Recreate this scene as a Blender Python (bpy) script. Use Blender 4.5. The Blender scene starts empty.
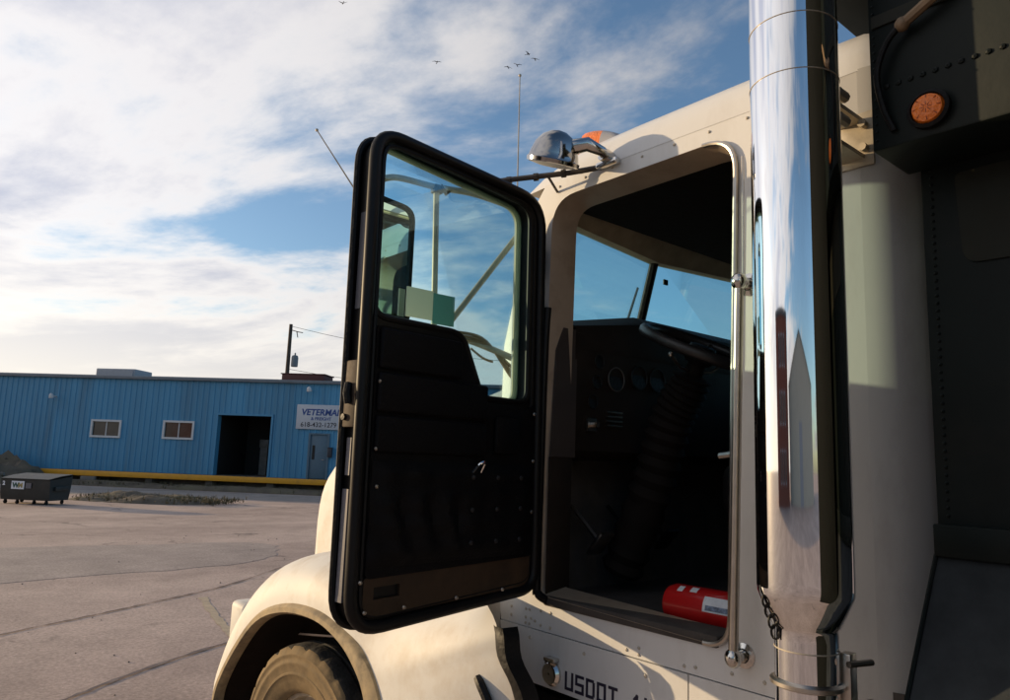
import bpy, bmesh, math, random
from mathutils import Vector, Matrix
random.seed(7)
R = math.radians
scene = bpy.context.scene
GZ = -0.15                      # ground level (the cab side hinge line is the origin of x and y)

# ------------------------------------------------------------------ camera
cam_d = bpy.data.cameras.new("camera"); cam = bpy.data.objects.new("camera", cam_d)
scene.collection.objects.link(cam); scene.camera = cam
cam_d.sensor_width = 36.0; cam_d.lens = 26.3; cam_d.clip_start = 0.05; cam_d.clip_end = 3000
yaw, pit, rol = R(40), R(8.5), R(2.1)
f0 = Vector((math.sin(yaw), math.cos(yaw), 0)); r0 = Vector((math.cos(yaw), -math.sin(yaw), 0)); zz = Vector((0, 0, 1))
fw = f0*math.cos(pit) + zz*math.sin(pit); u0 = -f0*math.sin(pit) + zz*math.cos(pit)
rr = r0*math.cos(rol) + u0*math.sin(rol); uu = -r0*math.sin(rol) + u0*math.cos(rol)
M = Matrix.Identity(4)
for i in range(3):
    M[i][0], M[i][1], M[i][2] = rr[i], uu[i], -fw[i]
M.translation = Vector((-1.90, -2.03, 1.78)); cam.matrix_world = M

# ------------------------------------------------------------------ sun and sky
SUN_AZ = R(-31.3)                 # from +Y (truck forward), negative to the left
SUN_EL = R(9)
sd = Vector((math.sin(SUN_AZ)*math.cos(SUN_EL), math.cos(SUN_AZ)*math.cos(SUN_EL), math.sin(SUN_EL)))
sl = bpy.data.lights.new("sun", 'SUN'); sl.energy = 5.0; sl.angle = R(0.55); sl.color = (1.0, 0.73, 0.42)
so = bpy.data.objects.new("sun", sl); scene.collection.objects.link(so)
so.rotation_euler = sd.to_track_quat('Z', 'Y').to_euler(); so.location = (-8, 12, 8)

w = bpy.data.worlds.new("World"); scene.world = w; w.use_nodes = True
nt = w.node_tree; nt.nodes.clear(); N = nt.nodes; L = nt.links
def nd(t, **k):
    n = N.new(t)
    for a, b in k.items(): setattr(n, a, b)
    return n
def math_n(op, a, b=None, clamp=False):
    n = nd('ShaderNodeMath', operation=op, use_clamp=clamp)
    for i, v in enumerate((a, b)):
        if v is None: continue
        if isinstance(v, (int, float)): n.inputs[i].default_value = v
        else: L.new(v, n.inputs[i])
    return n.outputs[0]
out = nd('ShaderNodeOutputWorld'); bg = nd('ShaderNodeBackground'); bg.inputs['Strength'].default_value = 0.15; SKY_GAIN = 1.32
sky = nd('ShaderNodeTexSky', sky_type='NISHITA', sun_disc=False, sun_elevation=SUN_EL, sun_rotation=SUN_AZ,
         altitude=100, air_density=1.0, dust_density=0.9, ozone_density=2.6)
tc = nd('ShaderNodeTexCoord'); sep = nd('ShaderNodeSeparateXYZ'); L.new(tc.outputs['Generated'], sep.inputs[0])
zc = math_n('ADD', math_n('MAXIMUM', sep.outputs[2], 0.0), 0.14)
cu = math_n('DIVIDE', sep.outputs[0], zc); cv = math_n('DIVIDE', sep.outputs[1], zc)
cmb = nd('ShaderNodeCombineXYZ'); L.new(cu, cmb.inputs[0]); L.new(cv, cmb.inputs[1])
mp0 = nd('ShaderNodeMapping'); L.new(cmb.outputs[0], mp0.inputs[0]); mp0.inputs['Rotation'].default_value = (0, 0, R(62))
mp = nd('ShaderNodeMapping'); L.new(mp0.outputs[0], mp.inputs[0])
mp.inputs['Scale'].default_value = (0.56, 0.74, 1); mp.inputs['Location'].default_value = (1.517, 7.276, 3.276)
def noise(vec, sc, det, ro, dist=0.0):
    n = nd('ShaderNodeTexNoise'); n.inputs['Scale'].default_value = sc; n.inputs['Detail'].default_value = det
    n.inputs['Roughness'].default_value = ro; n.inputs['Distortion'].default_value = dist; L.new(vec, n.inputs['Vector']); return n.outputs['Fac']
n1 = noise(mp.outputs[0], 1.1, 12, 0.60, 0.4)
n2 = noise(mp.outputs[0], 3.4, 8, 0.6, 0.2)
sund = nd('ShaderNodeVectorMath', operation='DOT_PRODUCT'); L.new(tc.outputs['Generated'], sund.inputs[0]); sund.inputs[1].default_value = sd
near = nd('ShaderNodeMapRange', interpolation_type='SMOOTHSTEP'); L.new(sund.outputs['Value'], near.inputs['Value'])
near.inputs['From Min'].default_value = -0.35; near.inputs['From Max'].default_value = 0.95
# thicker cloud on the sunward side of the sky, open blue on the other
cov = math_n('ADD', n1, math_n('SUBTRACT', math_n('MULTIPLY', near.outputs[0], 0.26), 0.06))
cov = math_n('ADD', cov, math_n('MULTIPLY', math_n('SUBTRACT', n2, 0.5), 0.34))
hz_ = nd('ShaderNodeMapRange', interpolation_type='SMOOTHSTEP'); L.new(sep.outputs[2], hz_.inputs['Value'])
hz_.inputs['From Min'].default_value = 0.30; hz_.inputs['From Max'].default_value = 0.0; hz_.inputs['To Min'].default_value = 0.0; hz_.inputs['To Max'].default_value = 0.13
cov = math_n('ADD', cov, hz_.outputs[0])          # haze thickens the cover towards the horizon all round
mask = nd('ShaderNodeMapRange', interpolation_type='SMOOTHSTEP'); L.new(cov, mask.inputs['Value'])
mask.inputs['From Min'].default_value = 0.51; mask.inputs['From Max'].default_value = 0.69
thick = nd('ShaderNodeMapRange', interpolation_type='SMOOTHSTEP'); L.new(cov, thick.inputs['Value'])
thick.inputs['From Min'].default_value = 0.61; thick.inputs['From Max'].default_value = 0.85
ccol = nd('ShaderNodeMix', data_type='RGBA'); L.new(thick.outputs[0], ccol.inputs['Factor'])
ccol.inputs['A'].default_value = (6.7, 6.35, 6.1, 1); ccol.inputs['B'].default_value = (3.2, 3.35, 4.1, 1)
bri = math_n('ADD', math_n('MULTIPLY', near.outputs[0], 0.75), 0.40)
warm = nd('ShaderNodeMix', data_type='RGBA'); L.new(math_n('MULTIPLY', math_n('MULTIPLY', hz_.outputs[0], 6.5), near.outputs[0], True), warm.inputs['Factor'])   # cloud low on the sunward side is lit warm
L.new(ccol.outputs['Result'], warm.inputs['A']); warm.inputs['B'].default_value = (7.2, 6.45, 5.5, 1)
cs = nd('ShaderNodeVectorMath', operation='SCALE'); L.new(warm.outputs['Result'], cs.inputs[0]); L.new(bri, cs.inputs['Scale'])
mix = nd('ShaderNodeMix', data_type='RGBA'); L.new(math_n('MULTIPLY', mask.outputs[0], 0.9), mix.inputs['Factor'])
skg = nd('ShaderNodeVectorMath', operation='SCALE'); L.new(sky.outputs[0], skg.inputs[0]); skg.inputs['Scale'].default_value = SKY_GAIN; L.new(skg.outputs[0], mix.inputs['A']); L.new(cs.outputs[0], mix.inputs['B'])
L.new(mix.outputs['Result'], bg.inputs['Color']); L.new(bg.outputs[0], out.inputs[0])

scene.view_settings.view_transform = 'Standard'; scene.view_settings.look = 'None'
scene.view_settings.gamma = 1.0; scene.view_settings.exposure = 0.0
scene.view_settings.use_curve_mapping = False
scene.render.engine = 'CYCLES'
scene.cycles.max_bounces = 10; scene.cycles.transparent_max_bounces = 16
scene.render.film_transparent = False

# ------------------------------------------------------------------ materials
MATS = {}
def mat(name, col, rough=0.6, metal=0.0, var=0.12, scale=6.0, bump=0.0, bscale=40.0, dirt=None, dirt_amt=0.0, dscale=3.0, stretch=(1, 1, 1), coat=0.0, spec=0.5, world=False):
    if name in MATS: return MATS[name]
    m = bpy.data.materials.new(name); m.use_nodes = True
    t = m.node_tree; b = t.nodes['Principled BSDF']
    def n_(ty, **k):
        n = t.nodes.new(ty)
        for a, c in k.items(): setattr(n, a, c)
        return n
    tcn = n_('ShaderNodeTexCoord'); mpn = n_('ShaderNodeMapping'); mpn.inputs['Scale'].default_value = stretch
    if world:
        g = n_('ShaderNodeNewGeometry'); t.links.new(g.outputs['Position'], mpn.inputs[0])
    else: t.links.new(tcn.outputs['Object'], mpn.inputs[0])
    no = n_('ShaderNodeTexNoise'); no.inputs['Scale'].default_value = scale; no.inputs['Detail'].default_value = 6; no.inputs['Roughness'].default_value = 0.6
    t.links.new(mpn.outputs[0], no.inputs['Vector'])
    mr = n_('ShaderNodeMapRange'); mr.inputs['From Min'].default_value = 0.25; mr.inputs['From Max'].default_value = 0.75
    mr.inputs['To Min'].default_value = 1-var; mr.inputs['To Max'].default_value = 1+var
    t.links.new(no.outputs['Fac'], mr.inputs['Value'])
    vs = n_('ShaderNodeVectorMath', operation='SCALE'); vs.inputs[0].default_value = col; t.links.new(mr.outputs[0], vs.inputs['Scale'])
    colout = vs.outputs[0]
    if dirt:
        d = n_('ShaderNodeTexNoise'); d.inputs['Scale'].default_value = dscale; d.inputs['Detail'].default_value = 8; d.inputs['Roughness'].default_value = 0.68
        t.links.new(mpn.outputs[0], d.inputs['Vector'])
        dr = n_('ShaderNodeMapRange'); dr.inputs['From Min'].default_value = 0.48; dr.inputs['From Max'].default_value = 0.72; dr.inputs['To Max'].default_value = dirt_amt
        t.links.new(d.outputs['Fac'], dr.inputs['Value'])
        mx = n_('ShaderNodeMix', data_type='RGBA'); t.links.new(dr.outputs[0], mx.inputs['Factor']); t.links.new(colout, mx.inputs['A']); mx.inputs['B'].default_value = (*dirt, 1)
        colout = mx.outputs['Result']
    t.links.new(colout, b.inputs['Base Color'])
    b.inputs['Metallic'].default_value = metal; b.inputs['Coat Weight'].default_value = coat; b.inputs['Coat Roughness'].default_value = 0.08
    b.inputs['Specular IOR Level'].default_value = spec
    rm = n_('ShaderNodeMapRange'); rm.inputs['To Min'].default_value = max(0.0, rough*0.8); rm.inputs['To Max'].default_value = min(1, rough*1.25)
    t.links.new(no.outputs['Fac'], rm.inputs['Value']); t.links.new(rm.outputs[0], b.inputs['Roughness'])
    if bump:
        bn = n_('ShaderNodeTexNoise'); bn.inputs['Scale'].default_value = bscale; bn.inputs['Detail'].default_value = 5
        t.links.new(mpn.outputs[0], bn.inputs['Vector'])
        bp = n_('ShaderNodeBump'); bp.inputs['Strength'].default_value = bump; bp.inputs['Distance'].default_value = 0.02
        t.links.new(bn.outputs['Fac'], bp.inputs['Height']); t.links.new(bp.outputs[0], b.inputs['Normal'])
    MATS[name] = m; return m

def glass_mat(name, tint, refl=1.0):
    m = bpy.data.materials.new(name); m.use_nodes = True; t = m.node_tree; t.nodes.clear()
    o = t.nodes.new('ShaderNodeOutputMaterial'); tr = t.nodes.new('ShaderNodeBsdfTransparent'); gl = t.nodes.new('ShaderNodeBsdfGlossy')
    tr.inputs[0].default_value = (*tint, 1); gl.inputs['Roughness'].default_value = 0.01
    fr = t.nodes.new('ShaderNodeFresnel'); fr.inputs[0].default_value = 1.45; mx = t.nodes.new('ShaderNodeMixShader')
    ml = t.nodes.new('ShaderNodeMath'); ml.operation = 'MULTIPLY'; ml.inputs[1].default_value = refl
    t.links.new(fr.outputs[0], ml.inputs[0]); t.links.new(ml.outputs[0], mx.inputs[0])
    t.links.new(tr.outputs[0], mx.inputs[1]); t.links.new(gl.outputs[0], mx.inputs[2]); t.links.new(mx.outputs[0], o.inputs[0]); return m

cream   = mat('cream paint', (0.60, 0.60, 0.595), 0.36, var=0.06, scale=3, dirt=(0.30, 0.27, 0.23), dirt_amt=0.30, dscale=6, stretch=(1, 1, .35), coat=0.2)
fenderp = mat('fender paint', (0.555, 0.55, 0.53), 0.62, var=0.06, scale=3, dirt=(0.34, 0.25, 0.15), dirt_amt=0.45, dscale=5, coat=0.0)
lipm    = mat('dusty fender lip', (0.30, 0.225, 0.125), 0.7, var=0.35, scale=14, dirt=(0.05, 0.038, 0.025), dirt_amt=0.85, dscale=6)
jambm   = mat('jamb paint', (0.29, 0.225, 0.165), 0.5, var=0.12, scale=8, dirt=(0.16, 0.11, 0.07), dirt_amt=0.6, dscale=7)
black   = mat('black rubber', (0.008, 0.0075, 0.0075), 0.5, var=0.3, scale=10, bump=0.15, bscale=60, spec=0.2)
frameb  = mat('black door frame', (0.006, 0.0055, 0.0055), 0.42, var=0.3, scale=8, dirt=(0.02, 0.015, 0.012), dirt_amt=0.3, dscale=12, spec=0.22)
vinyl   = mat('black vinyl', (0.0045, 0.004, 0.0045), 0.55, var=0.3, scale=20, bump=0.25, bscale=120, spec=0.12)
dashm   = mat('dash plastic', (0.020, 0.015, 0.012), 0.55, var=0.25, scale=9, bump=0.1, bscale=150, spec=0.1)
dashend = mat('grey dash end', (0.045, 0.037, 0.034), 0.6, var=0.2, scale=7, spec=0.15)
brownm  = mat('brown kick plate', (0.050, 0.030, 0.017), 0.6, var=0.35, scale=6, dirt=(0.02, 0.015, 0.01), dirt_amt=0.7, dscale=10, spec=0.2)
liner   = mat('headliner', (0.009, 0.007, 0.006), 0.9, var=0.3, scale=6, bump=0.2, bscale=30, spec=0.05)
tanlin  = mat('tan header trim', (0.34, 0.27, 0.18), 0.8, var=0.3, scale=8)
matm    = mat('floor mat', (0.075, 0.066, 0.060), 0.8, var=0.35, scale=7, dirt=(0.06, 0.05, 0.042), dirt_amt=0.4, dscale=6, bump=0.2, bscale=80, spec=0.15)
chrome  = mat('chrome', (0.86, 0.86, 0.87), 0.035, 1.0, var=0.05, scale=4, dirt=(0.42, 0.38, 0.34), dirt_amt=0.28, dscale=9, bump=0.006, bscale=5, stretch=(1, 1, .12))
chromed = mat('worn chrome', (0.62, 0.60, 0.57), 0.16, 1.0, var=0.15, scale=12, dirt=(0.22, 0.17, 0.12), dirt_amt=0.5, dscale=14)
alum    = mat('dull aluminium', (0.50, 0.46, 0.41), 0.32, 1.0, var=0.15, scale=15)
steel   = mat('dusty bracket steel', (0.40, 0.35, 0.27), 0.5, 0.3, var=0.3, scale=18)
rust    = mat('rusty latch steel', (0.045, 0.03, 0.02), 0.7, 0.3, var=0.4, scale=40, dirt=(0.03, 0.02, 0.015), dirt_amt=0.9, dscale=35)
greenb  = mat('dark green body paint', (0.009, 0.013, 0.0125), 0.45, var=0.25, scale=4, dirt=(0.03, 0.026, 0.02), dirt_amt=0.3, dscale=5, bump=0.06, bscale=14, spec=0.14)
greenl  = mat('lighter green paint', (0.026, 0.027, 0.021), 0.6, var=0.2, scale=6, dirt=(0.03, 0.035, 0.03), dirt_amt=0.4, dscale=9, spec=0.15)
slopem  = mat('dusty slope sheet', (0.032, 0.037, 0.041), 0.7, var=0.3, scale=14, bump=0.1, bscale=60, spec=0.12)
amber   = mat('amber lens', (0.85, 0.20, 0.02), 0.25, var=0.2, scale=60, bump=0.3, bscale=120)
tyrem   = mat('dusty tyre rubber', (0.20, 0.145, 0.080), 0.85, var=0.25, scale=20, dirt=(0.08, 0.06, 0.04), dirt_amt=0.5, dscale=8, bump=0.08, bscale=90, spec=0.2)
treadm  = mat('tread rubber', (0.030, 0.029, 0.028), 0.8, var=0.3, scale=14, dirt=(0.10, 0.08, 0.06), dirt_amt=0.4, dscale=10, bump=0.3, bscale=70, spec=0.2)
redm    = mat('extinguisher red', (0.50, 0.012, 0.012), 0.3, var=0.08, scale=9, coat=0.4)
whitel  = mat('white label', (0.70, 0.72, 0.75), 0.5, var=0.15, scale=60)
greyl   = mat('grey sticker', (0.13, 0.125, 0.14), 0.5, var=0.25, scale=70)
navy    = mat('navy lettering', (0.012, 0.010, 0.030), 0.5, var=0.1)
hosem   = mat('tan hose', (0.24, 0.16, 0.09), 0.6, var=0.3, scale=20)
platea  = mat('beige plate', (0.80, 0.72, 0.52), 0.6, var=0.06); plateb = mat('teal plate', (0.10, 0.27, 0.23), 0.6, var=0.06)
dglass  = glass_mat('door glass', (0.79, 0.955, 0.99), 0.35); wglass = glass_mat('windshield glass', (0.80, 0.975, 1.0), 0.25)
mirrorm = mat('mirror glass', (0.72, 0.82, 0.80), 0.01, 1.0, var=0.01)
bluew   = mat('blue sheet steel', (0.07, 0.27, 0.45), 0.5, var=0.16, scale=0.7, dirt=(0.07, 0.13, 0.18), dirt_amt=0.55, dscale=0.9, stretch=(1, 1, .12))
trimg   = mat('grey roof trim', (0.16, 0.18, 0.20), 0.5, var=0.15, scale=2)
yellowm = mat('yellow dock paint', (0.72, 0.33, 0.015), 0.55, var=0.15, scale=2, dirt=(0.22, 0.12, 0.04), dirt_amt=0.5, dscale=2)
conc    = mat('dock concrete', (0.10, 0.085, 0.07), 0.9, var=0.35, scale=1.2, dirt=(0.03, 0.025, 0.02), dirt_amt=0.7, dscale=1)
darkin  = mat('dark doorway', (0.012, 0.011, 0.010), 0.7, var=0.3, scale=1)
winfr   = mat('white window frame', (0.60, 0.60, 0.60), 0.5, var=0.06)
winpane = mat('dim window pane', (0.05, 0.04, 0.035), 0.12, var=0.5, scale=1.5)
manm    = mat('grey blue steel door', (0.09, 0.15, 0.20), 0.5, var=0.08)
signm   = mat('white sign face', (0.50, 0.52, 0.56), 0.5, var=0.06, scale=2); signblue = mat('sign blue', (0.02, 0.06, 0.24), 0.5); signdark = mat('sign black', (0.03, 0.03, 0.04), 0.5)
dump_m  = mat('dumpster green black', (0.015, 0.020, 0.020), 0.5, var=0.3, scale=3, dirt=(0.06, 0.05, 0.04), dirt_amt=0.4, dscale=4)
woodm   = mat('pole wood', (0.06, 0.045, 0.035), 0.9, var=0.3, scale=4, stretch=(6, 6, .6))
birdm   = mat('bird feathers', (0.012, 0.012, 0.014), 0.8)
brickm  = mat('red brick', (0.26, 0.075, 0.045), 0.85, var=0.25, scale=3)
shedm   = mat('cream siding', (0.52, 0.47, 0.38), 0.7, var=0.08, scale=1.5)
roofm   = mat('dark roof', (0.06, 0.06, 0.065), 0.8, var=0.2, scale=2)
redhv   = mat('rust red unit', (0.10, 0.03, 0.025), 0.7, var=0.2); greyhv = mat('grey unit', (0.36, 0.36, 0.38), 0.6, var=0.1)
grassm  = mat('dry grass', (0.12, 0.095, 0.048), 0.9, var=0.5, scale=2.0, world=True)
soilm   = mat('verge soil', (0.105, 0.085, 0.062), 0.95, var=0.4, scale=1.6, bump=0.6, bscale=6, dirt=(0.10, 0.10, 0.04), dirt_amt=0.5, dscale=0.8)
rockm   = mat('grey rubble', (0.16, 0.145, 0.13), 0.9, var=0.3, scale=3)

# asphalt: worn aggregate, paler worn fields, tar-filled joints and fine cracks
def asphalt(name, base, alt, crack=True):
    m = bpy.data.materials.new(name); m.use_nodes = True; t = m.node_tree; b = t.nodes['Principled BSDF']
    def n_(ty, **k):
        n = t.nodes.new(ty)
        for a, c in k.items(): setattr(n, a, c)
        return n
    K = t.links.new
    g = n_('ShaderNodeNewGeometry')
    def noi(s, d, ro=0.6, st=None):
        n = n_('ShaderNodeTexNoise'); n.inputs['Scale'].default_value = s; n.inputs['Detail'].default_value = d; n.inputs['Roughness'].default_value = ro
        if st:
            mpn = n_('ShaderNodeMapping'); mpn.inputs['Scale'].default_value = st[:3]; mpn.inputs['Rotation'].default_value = (0, 0, st[3]); K(g.outputs['Position'], mpn.inputs[0]); K(mpn.outputs[0], n.inputs['Vector'])
        else: K(g.outputs['Position'], n.inputs['Vector'])
        return n
    big = noi(0.22, 5, 0.6, (0.6, 1.7, 1, R(-25))); mid = noi(1.3, 8, 0.7); fine = noi(26, 6, 0.8)
    mr = n_('ShaderNodeMapRange'); K(big.outputs['Fac'], mr.inputs['Value']); mr.inputs['From Min'].default_value = 0.38; mr.inputs['From Max'].default_value = 0.62
    mx = n_('ShaderNodeMix', data_type='RGBA'); K(mr.outputs[0], mx.inputs['Factor']); mx.inputs['A'].default_value = (*base, 1); mx.inputs['B'].default_value = (*alt, 1)
    sc = n_('ShaderNodeMapRange'); K(mid.outputs['Fac'], sc.inputs['Value']); sc.inputs['From Min'].default_value = 0.2; sc.inputs['From Max'].default_value = 0.8; sc.inputs['To Min'].default_value = 0.72; sc.inputs['To Max'].default_value = 1.28
    sf = n_('ShaderNodeMapRange'); K(fine.outputs['Fac'], sf.inputs['Value']); sf.inputs['From Min'].default_value = 0.2; sf.inputs['From Max'].default_value = 0.8; sf.inputs['To Min'].default_value = 0.40; sf.inputs['To Max'].default_value = 1.60
    mm = n_('ShaderNodeMath', operation='MULTIPLY'); K(sc.outputs[0], mm.inputs[0]); K(sf.outputs[0], mm.inputs[1])
    v = n_('ShaderNodeVectorMath', operation='SCALE'); K(mx.outputs['Result'], v.inputs[0]); K(mm.outputs[0], v.inputs['Scale'])
    col = v.outputs[0]
    if crack:
        wn = noi(0.9, 4); wv = n_('ShaderNodeVectorMath', operation='SCALE'); K(wn.outputs['Color'], wv.inputs[0]); wv.inputs['Scale'].default_value = 1.6
        ad = n_('ShaderNodeVectorMath', operation='ADD'); K(g.outputs['Position'], ad.inputs[0]); K(wv.outputs[0], ad.inputs[1])
        vo = n_('ShaderNodeTexVoronoi', feature='DISTANCE_TO_EDGE'); vo.inputs['Scale'].default_value = 0.23; K(ad.outputs[0], vo.inputs['Vector'])
        ck = n_('ShaderNodeMapRange'); K(vo.outputs['Distance'], ck.inputs['Value']); ck.inputs['From Min'].default_value = 0.002; ck.inputs['From Max'].default_value = 0.012; ck.inputs['To Min'].default_value = 0.6; ck.inputs['To Max'].default_value = 0.0
        brk = noi(0.6, 3); bm_ = n_('ShaderNodeMapRange'); K(brk.outputs['Fac'], bm_.inputs['Value']); bm_.inputs['From Min'].default_value = 0.45; bm_.inputs['From Max'].default_value = 0.6
        cm = n_('ShaderNodeMath', operation='MULTIPLY'); K(ck.outputs[0], cm.inputs[0]); K(bm_.outputs[0], cm.inputs[1])
        m2 = n_('ShaderNodeMix', data_type='RGBA'); K(cm.outputs[0], m2.inputs['Factor']); K(col, m2.inputs['A']); m2.inputs['B'].default_value = (0.035, 0.03, 0.03, 1)
        col = m2.outputs['Result']
    K(col, b.inputs['Base Color']); b.inputs['Roughness'].default_value = 0.85; b.inputs['Specular IOR Level'].default_value = 0.3
    bp = n_('ShaderNodeBump'); bp.inputs['Strength'].default_value = 0.35; bp.inputs['Distance'].default_value = 0.01; K(fine.outputs['Fac'], bp.inputs['Height']); K(bp.outputs[0], b.inputs['Normal'])
    return m
asph = asphalt('worn asphalt', (0.385, 0.288, 0.24), (0.50, 0.38, 0.315))
lane = asphalt('grey lane', (0.24, 0.21, 0.19), (0.30, 0.265, 0.24), False)
tar  = mat('tar seam', (0.12, 0.09, 0.085), 0.8, var=0.4, scale=8, dirt=(0.26, 0.205, 0.175), dirt_amt=0.9, dscale=5)
patchm = asphalt('pale patch', (0.34, 0.275, 0.24), (0.39, 0.315, 0.27), False)

# ------------------------------------------------------------------ mesh tools
class MB:
    def __init__(s): s.v = []; s.f = []; s.sm = []
    def add(s, vs, fs, smooth=False):
        k = len(s.v); s.v += [tuple(map(float, p)) for p in vs]; s.f += [tuple(i+k for i in q) for q in fs]; s.sm += [smooth]*len(fs); return s
    def from_bm(s, bm, smooth=False, M=None):
        bm.verts.index_update()
        return s.add([(M @ v.co if M else v.co) for v in bm.verts], [[v.index for v in fc.verts] for fc in bm.faces], smooth)
    def box(s, x0, x1, y0, y1, z0, z1, bev=0.0, M=None, seg=2):
        bm = bmesh.new(); bmesh.ops.create_cube(bm, size=1)
        for v in bm.verts: v.co = Vector(((x0+x1)/2+v.co.x*(x1-x0), (y0+y1)/2+v.co.y*(y1-y0), (z0+z1)/2+v.co.z*(z1-z0)))
        if bev: bmesh.ops.bevel(bm, geom=bm.edges[:], offset=bev, segments=seg, affect='EDGES', profile=0.5)
        s.from_bm(bm, False, M); bm.free(); return s
    def tube(s, pts, r, n=10, caps=True, closed=False):
        P = [Vector(p) for p in pts]; m = len(P); rs = r if isinstance(r, (list, tuple)) else [r]*m
        T = []
        for i in range(m):
            a = P[(i-1) % m] if closed or i > 0 else P[i]; b = P[(i+1) % m] if closed or i < m-1 else P[i]
            T.append((b-a).normalized())
        up = Vector((0, 0, 1)) if abs(T[0].z) < 0.9 else Vector((1, 0, 0))
        nrm = (up - T[0]*up.dot(T[0])).normalized(); vs = []; fs = []
        for i in range(m):
            nrm = (nrm - T[i]*nrm.dot(T[i])).normalized(); bn = T[i].cross(nrm)
            for j in range(n):
                a = 2*math.pi*j/n; vs.append(P[i] + (nrm*math.cos(a)+bn*math.sin(a))*rs[i])
        for i in range(m if closed else m-1):
            i2 = (i+1) % m
            for j in range(n): fs.append((i*n+j, i*n+(j+1) % n, i2*n+(j+1) % n, i2*n+j))
        s.add(vs, fs, True)
        if caps and not closed:
            s.add(vs[:n], [tuple(range(n))[::-1]]); s.add(vs[-n:], [tuple(range(n))])
        return s
    def lathe(s, prof, org=(0, 0, 0), axis=(0, 0, 1), n=24, smooth=True):
        ax = Vector(axis).normalized(); q = Vector((0, 0, 1)).rotation_difference(ax); o = Vector(org); vs = []; fs = []
        for r, h in prof:
            for j in range(n):
                a = 2*math.pi*j/n; vs.append(o + q @ Vector((r*math.cos(a), r*math.sin(a), h)))
        for i in range(len(prof)-1):
            for j in range(n): fs.append((i*n+j, i*n+(j+1) % n, (i+1)*n+(j+1) % n, (i+1)*n+j))
        return s.add(vs, fs, smooth)
    def plate(s, outer, holes, fn, t0, t1):
        """flat sheet with holes, outline in (a, b), fn(a, b, t) gives the point; solid between t0 and t1"""
        bm = bmesh.new(); es = []
        for lp in [outer]+list(holes):
            vv = [bm.verts.new((p[0], p[1], 0)) for p in lp]
            es += [bm.edges.new((vv[i], vv[(i+1) % len(vv)])) for i in range(len(vv))]
        bmesh.ops.triangle_fill(bm, edges=es, use_beauty=True)
        bm.verts.index_update(); vs = [v.co.copy() for v in bm.verts]; fs = [[v.index for v in q.verts] for q in bm.faces]; bm.free()
        s.add([fn(v.x, v.y, t0) for v in vs], fs); s.add([fn(v.x, v.y, t1) for v in vs], [q[::-1] for q in fs])
        for lp in [outer]+list(holes):
            n = len(lp); a = [fn(p[0], p[1], t0) for p in lp]; b = [fn(p[0], p[1], t1) for p in lp]
            s.add(a+b, [(i, (i+1) % n, n+(i+1) % n, n+i) for i in range(n)])
        return s
    def loft(s, rows, smooth=True, wrap=False):
        n = len(rows[0]); vs = [p for r_ in rows for p in r_]; fs = []
        for i in range(len(rows)-1):
            for j in range(n if wrap else n-1): fs.append((i*n+j, i*n+(j+1) % n, (i+1)*n+(j+1) % n, (i+1)*n+j))
        return s.add(vs, fs, smooth)
    def dome(s, p, nrm, r, n=6):
        return s.lathe([(r, 0), (r*0.75, r*0.5), (0.001, r*0.72)], p, nrm, n)
    def sphere(s, p, r, n=12, sc=(1, 1, 1)):
        rows = []
        for i in range(n//2+1):
            a = math.pi*i/(n//2); rows.append([(p[0]+sc[0]*r*math.sin(a)*math.cos(2*math.pi*j/n), p[1]+sc[1]*r*math.sin(a)*math.sin(2*math.pi*j/n), p[2]+sc[2]*r*math.cos(a)) for j in range(n)])
        return s.loft(rows, True, True)

ORG = {}
def tag(o, label, cat=None, group=None, kind=None):
    if label: o['label'] = label
    if cat: o['category'] = cat
    if group: o['group'] = group
    if kind: o['kind'] = kind
    return o
def empty(name, loc, rz=0.0):
    o = bpy.data.objects.new(name, None); scene.collection.objects.link(o); o.empty_display_size = 0.2
    o.location = loc; o.rotation_euler = (0, 0, rz); ORG[o] = Vector(loc) if rz == 0 else Vector((0, 0, 0)); return o
SWING = [None]
def obj(name, mb, m, parent=None, kind=None, label=None, recalc=True):
    """one mesh object, its origin at the middle of its own foot; parent coordinates as built"""
    if SWING[0]: mb.v = [SWING[0](p) for p in mb.v]
    xs, ys, zs = zip(*mb.v); o0 = Vector(((min(xs)+max(xs))/2, (min(ys)+max(ys))/2, min(zs)))
    me = bpy.data.meshes.new(name); me.from_pydata([tuple(Vector(p)-o0) for p in mb.v], [], mb.f)
    me.polygons.foreach_set('use_smooth', mb.sm)
    bm = bmesh.new(); bm.from_mesh(me); bmesh.ops.remove_doubles(bm, verts=bm.verts, dist=1e-5); (bmesh.ops.recalc_face_normals(bm, faces=bm.faces) if recalc else None); bm.to_mesh(me); bm.free()
    for k in (m if isinstance(m, (list, tuple)) else [m]): me.materials.append(k)
    me.set_sharp_from_angle(angle=R(42)); me.update()
    o = bpy.data.objects.new(name, me); scene.collection.objects.link(o); ORG[o] = o0
    if parent: o.parent = parent; o.location = o0 - ORG[parent]
    else: o.location = o0
    if kind: o['kind'] = kind
    if label: o['label'] = label
    return o
def rpoly(pts, n=6):
    """rounded polygon from (a, b, radius)"""
    o = []; m = len(pts)
    for i in range(m):
        p = Vector(pts[i][:2]); r = pts[i][2]; a = Vector(pts[i-1][:2]); b = Vector(pts[(i+1) % m][:2])
        if r <= 0: o.append(tuple(p)); continue
        d1 = (a-p).normalized(); d2 = (b-p).normalized(); ang = d1.angle(d2); t = min(r/math.tan(ang/2), (a-p).length*0.49, (b-p).length*0.49)
        p1 = p+d1*t; p2 = p+d2*t
        for k in range(n+1):
            s = k/n; o.append(tuple(p1*(1-s)**2 + p*2*s*(1-s) + p2*s*s))
    return o
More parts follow.
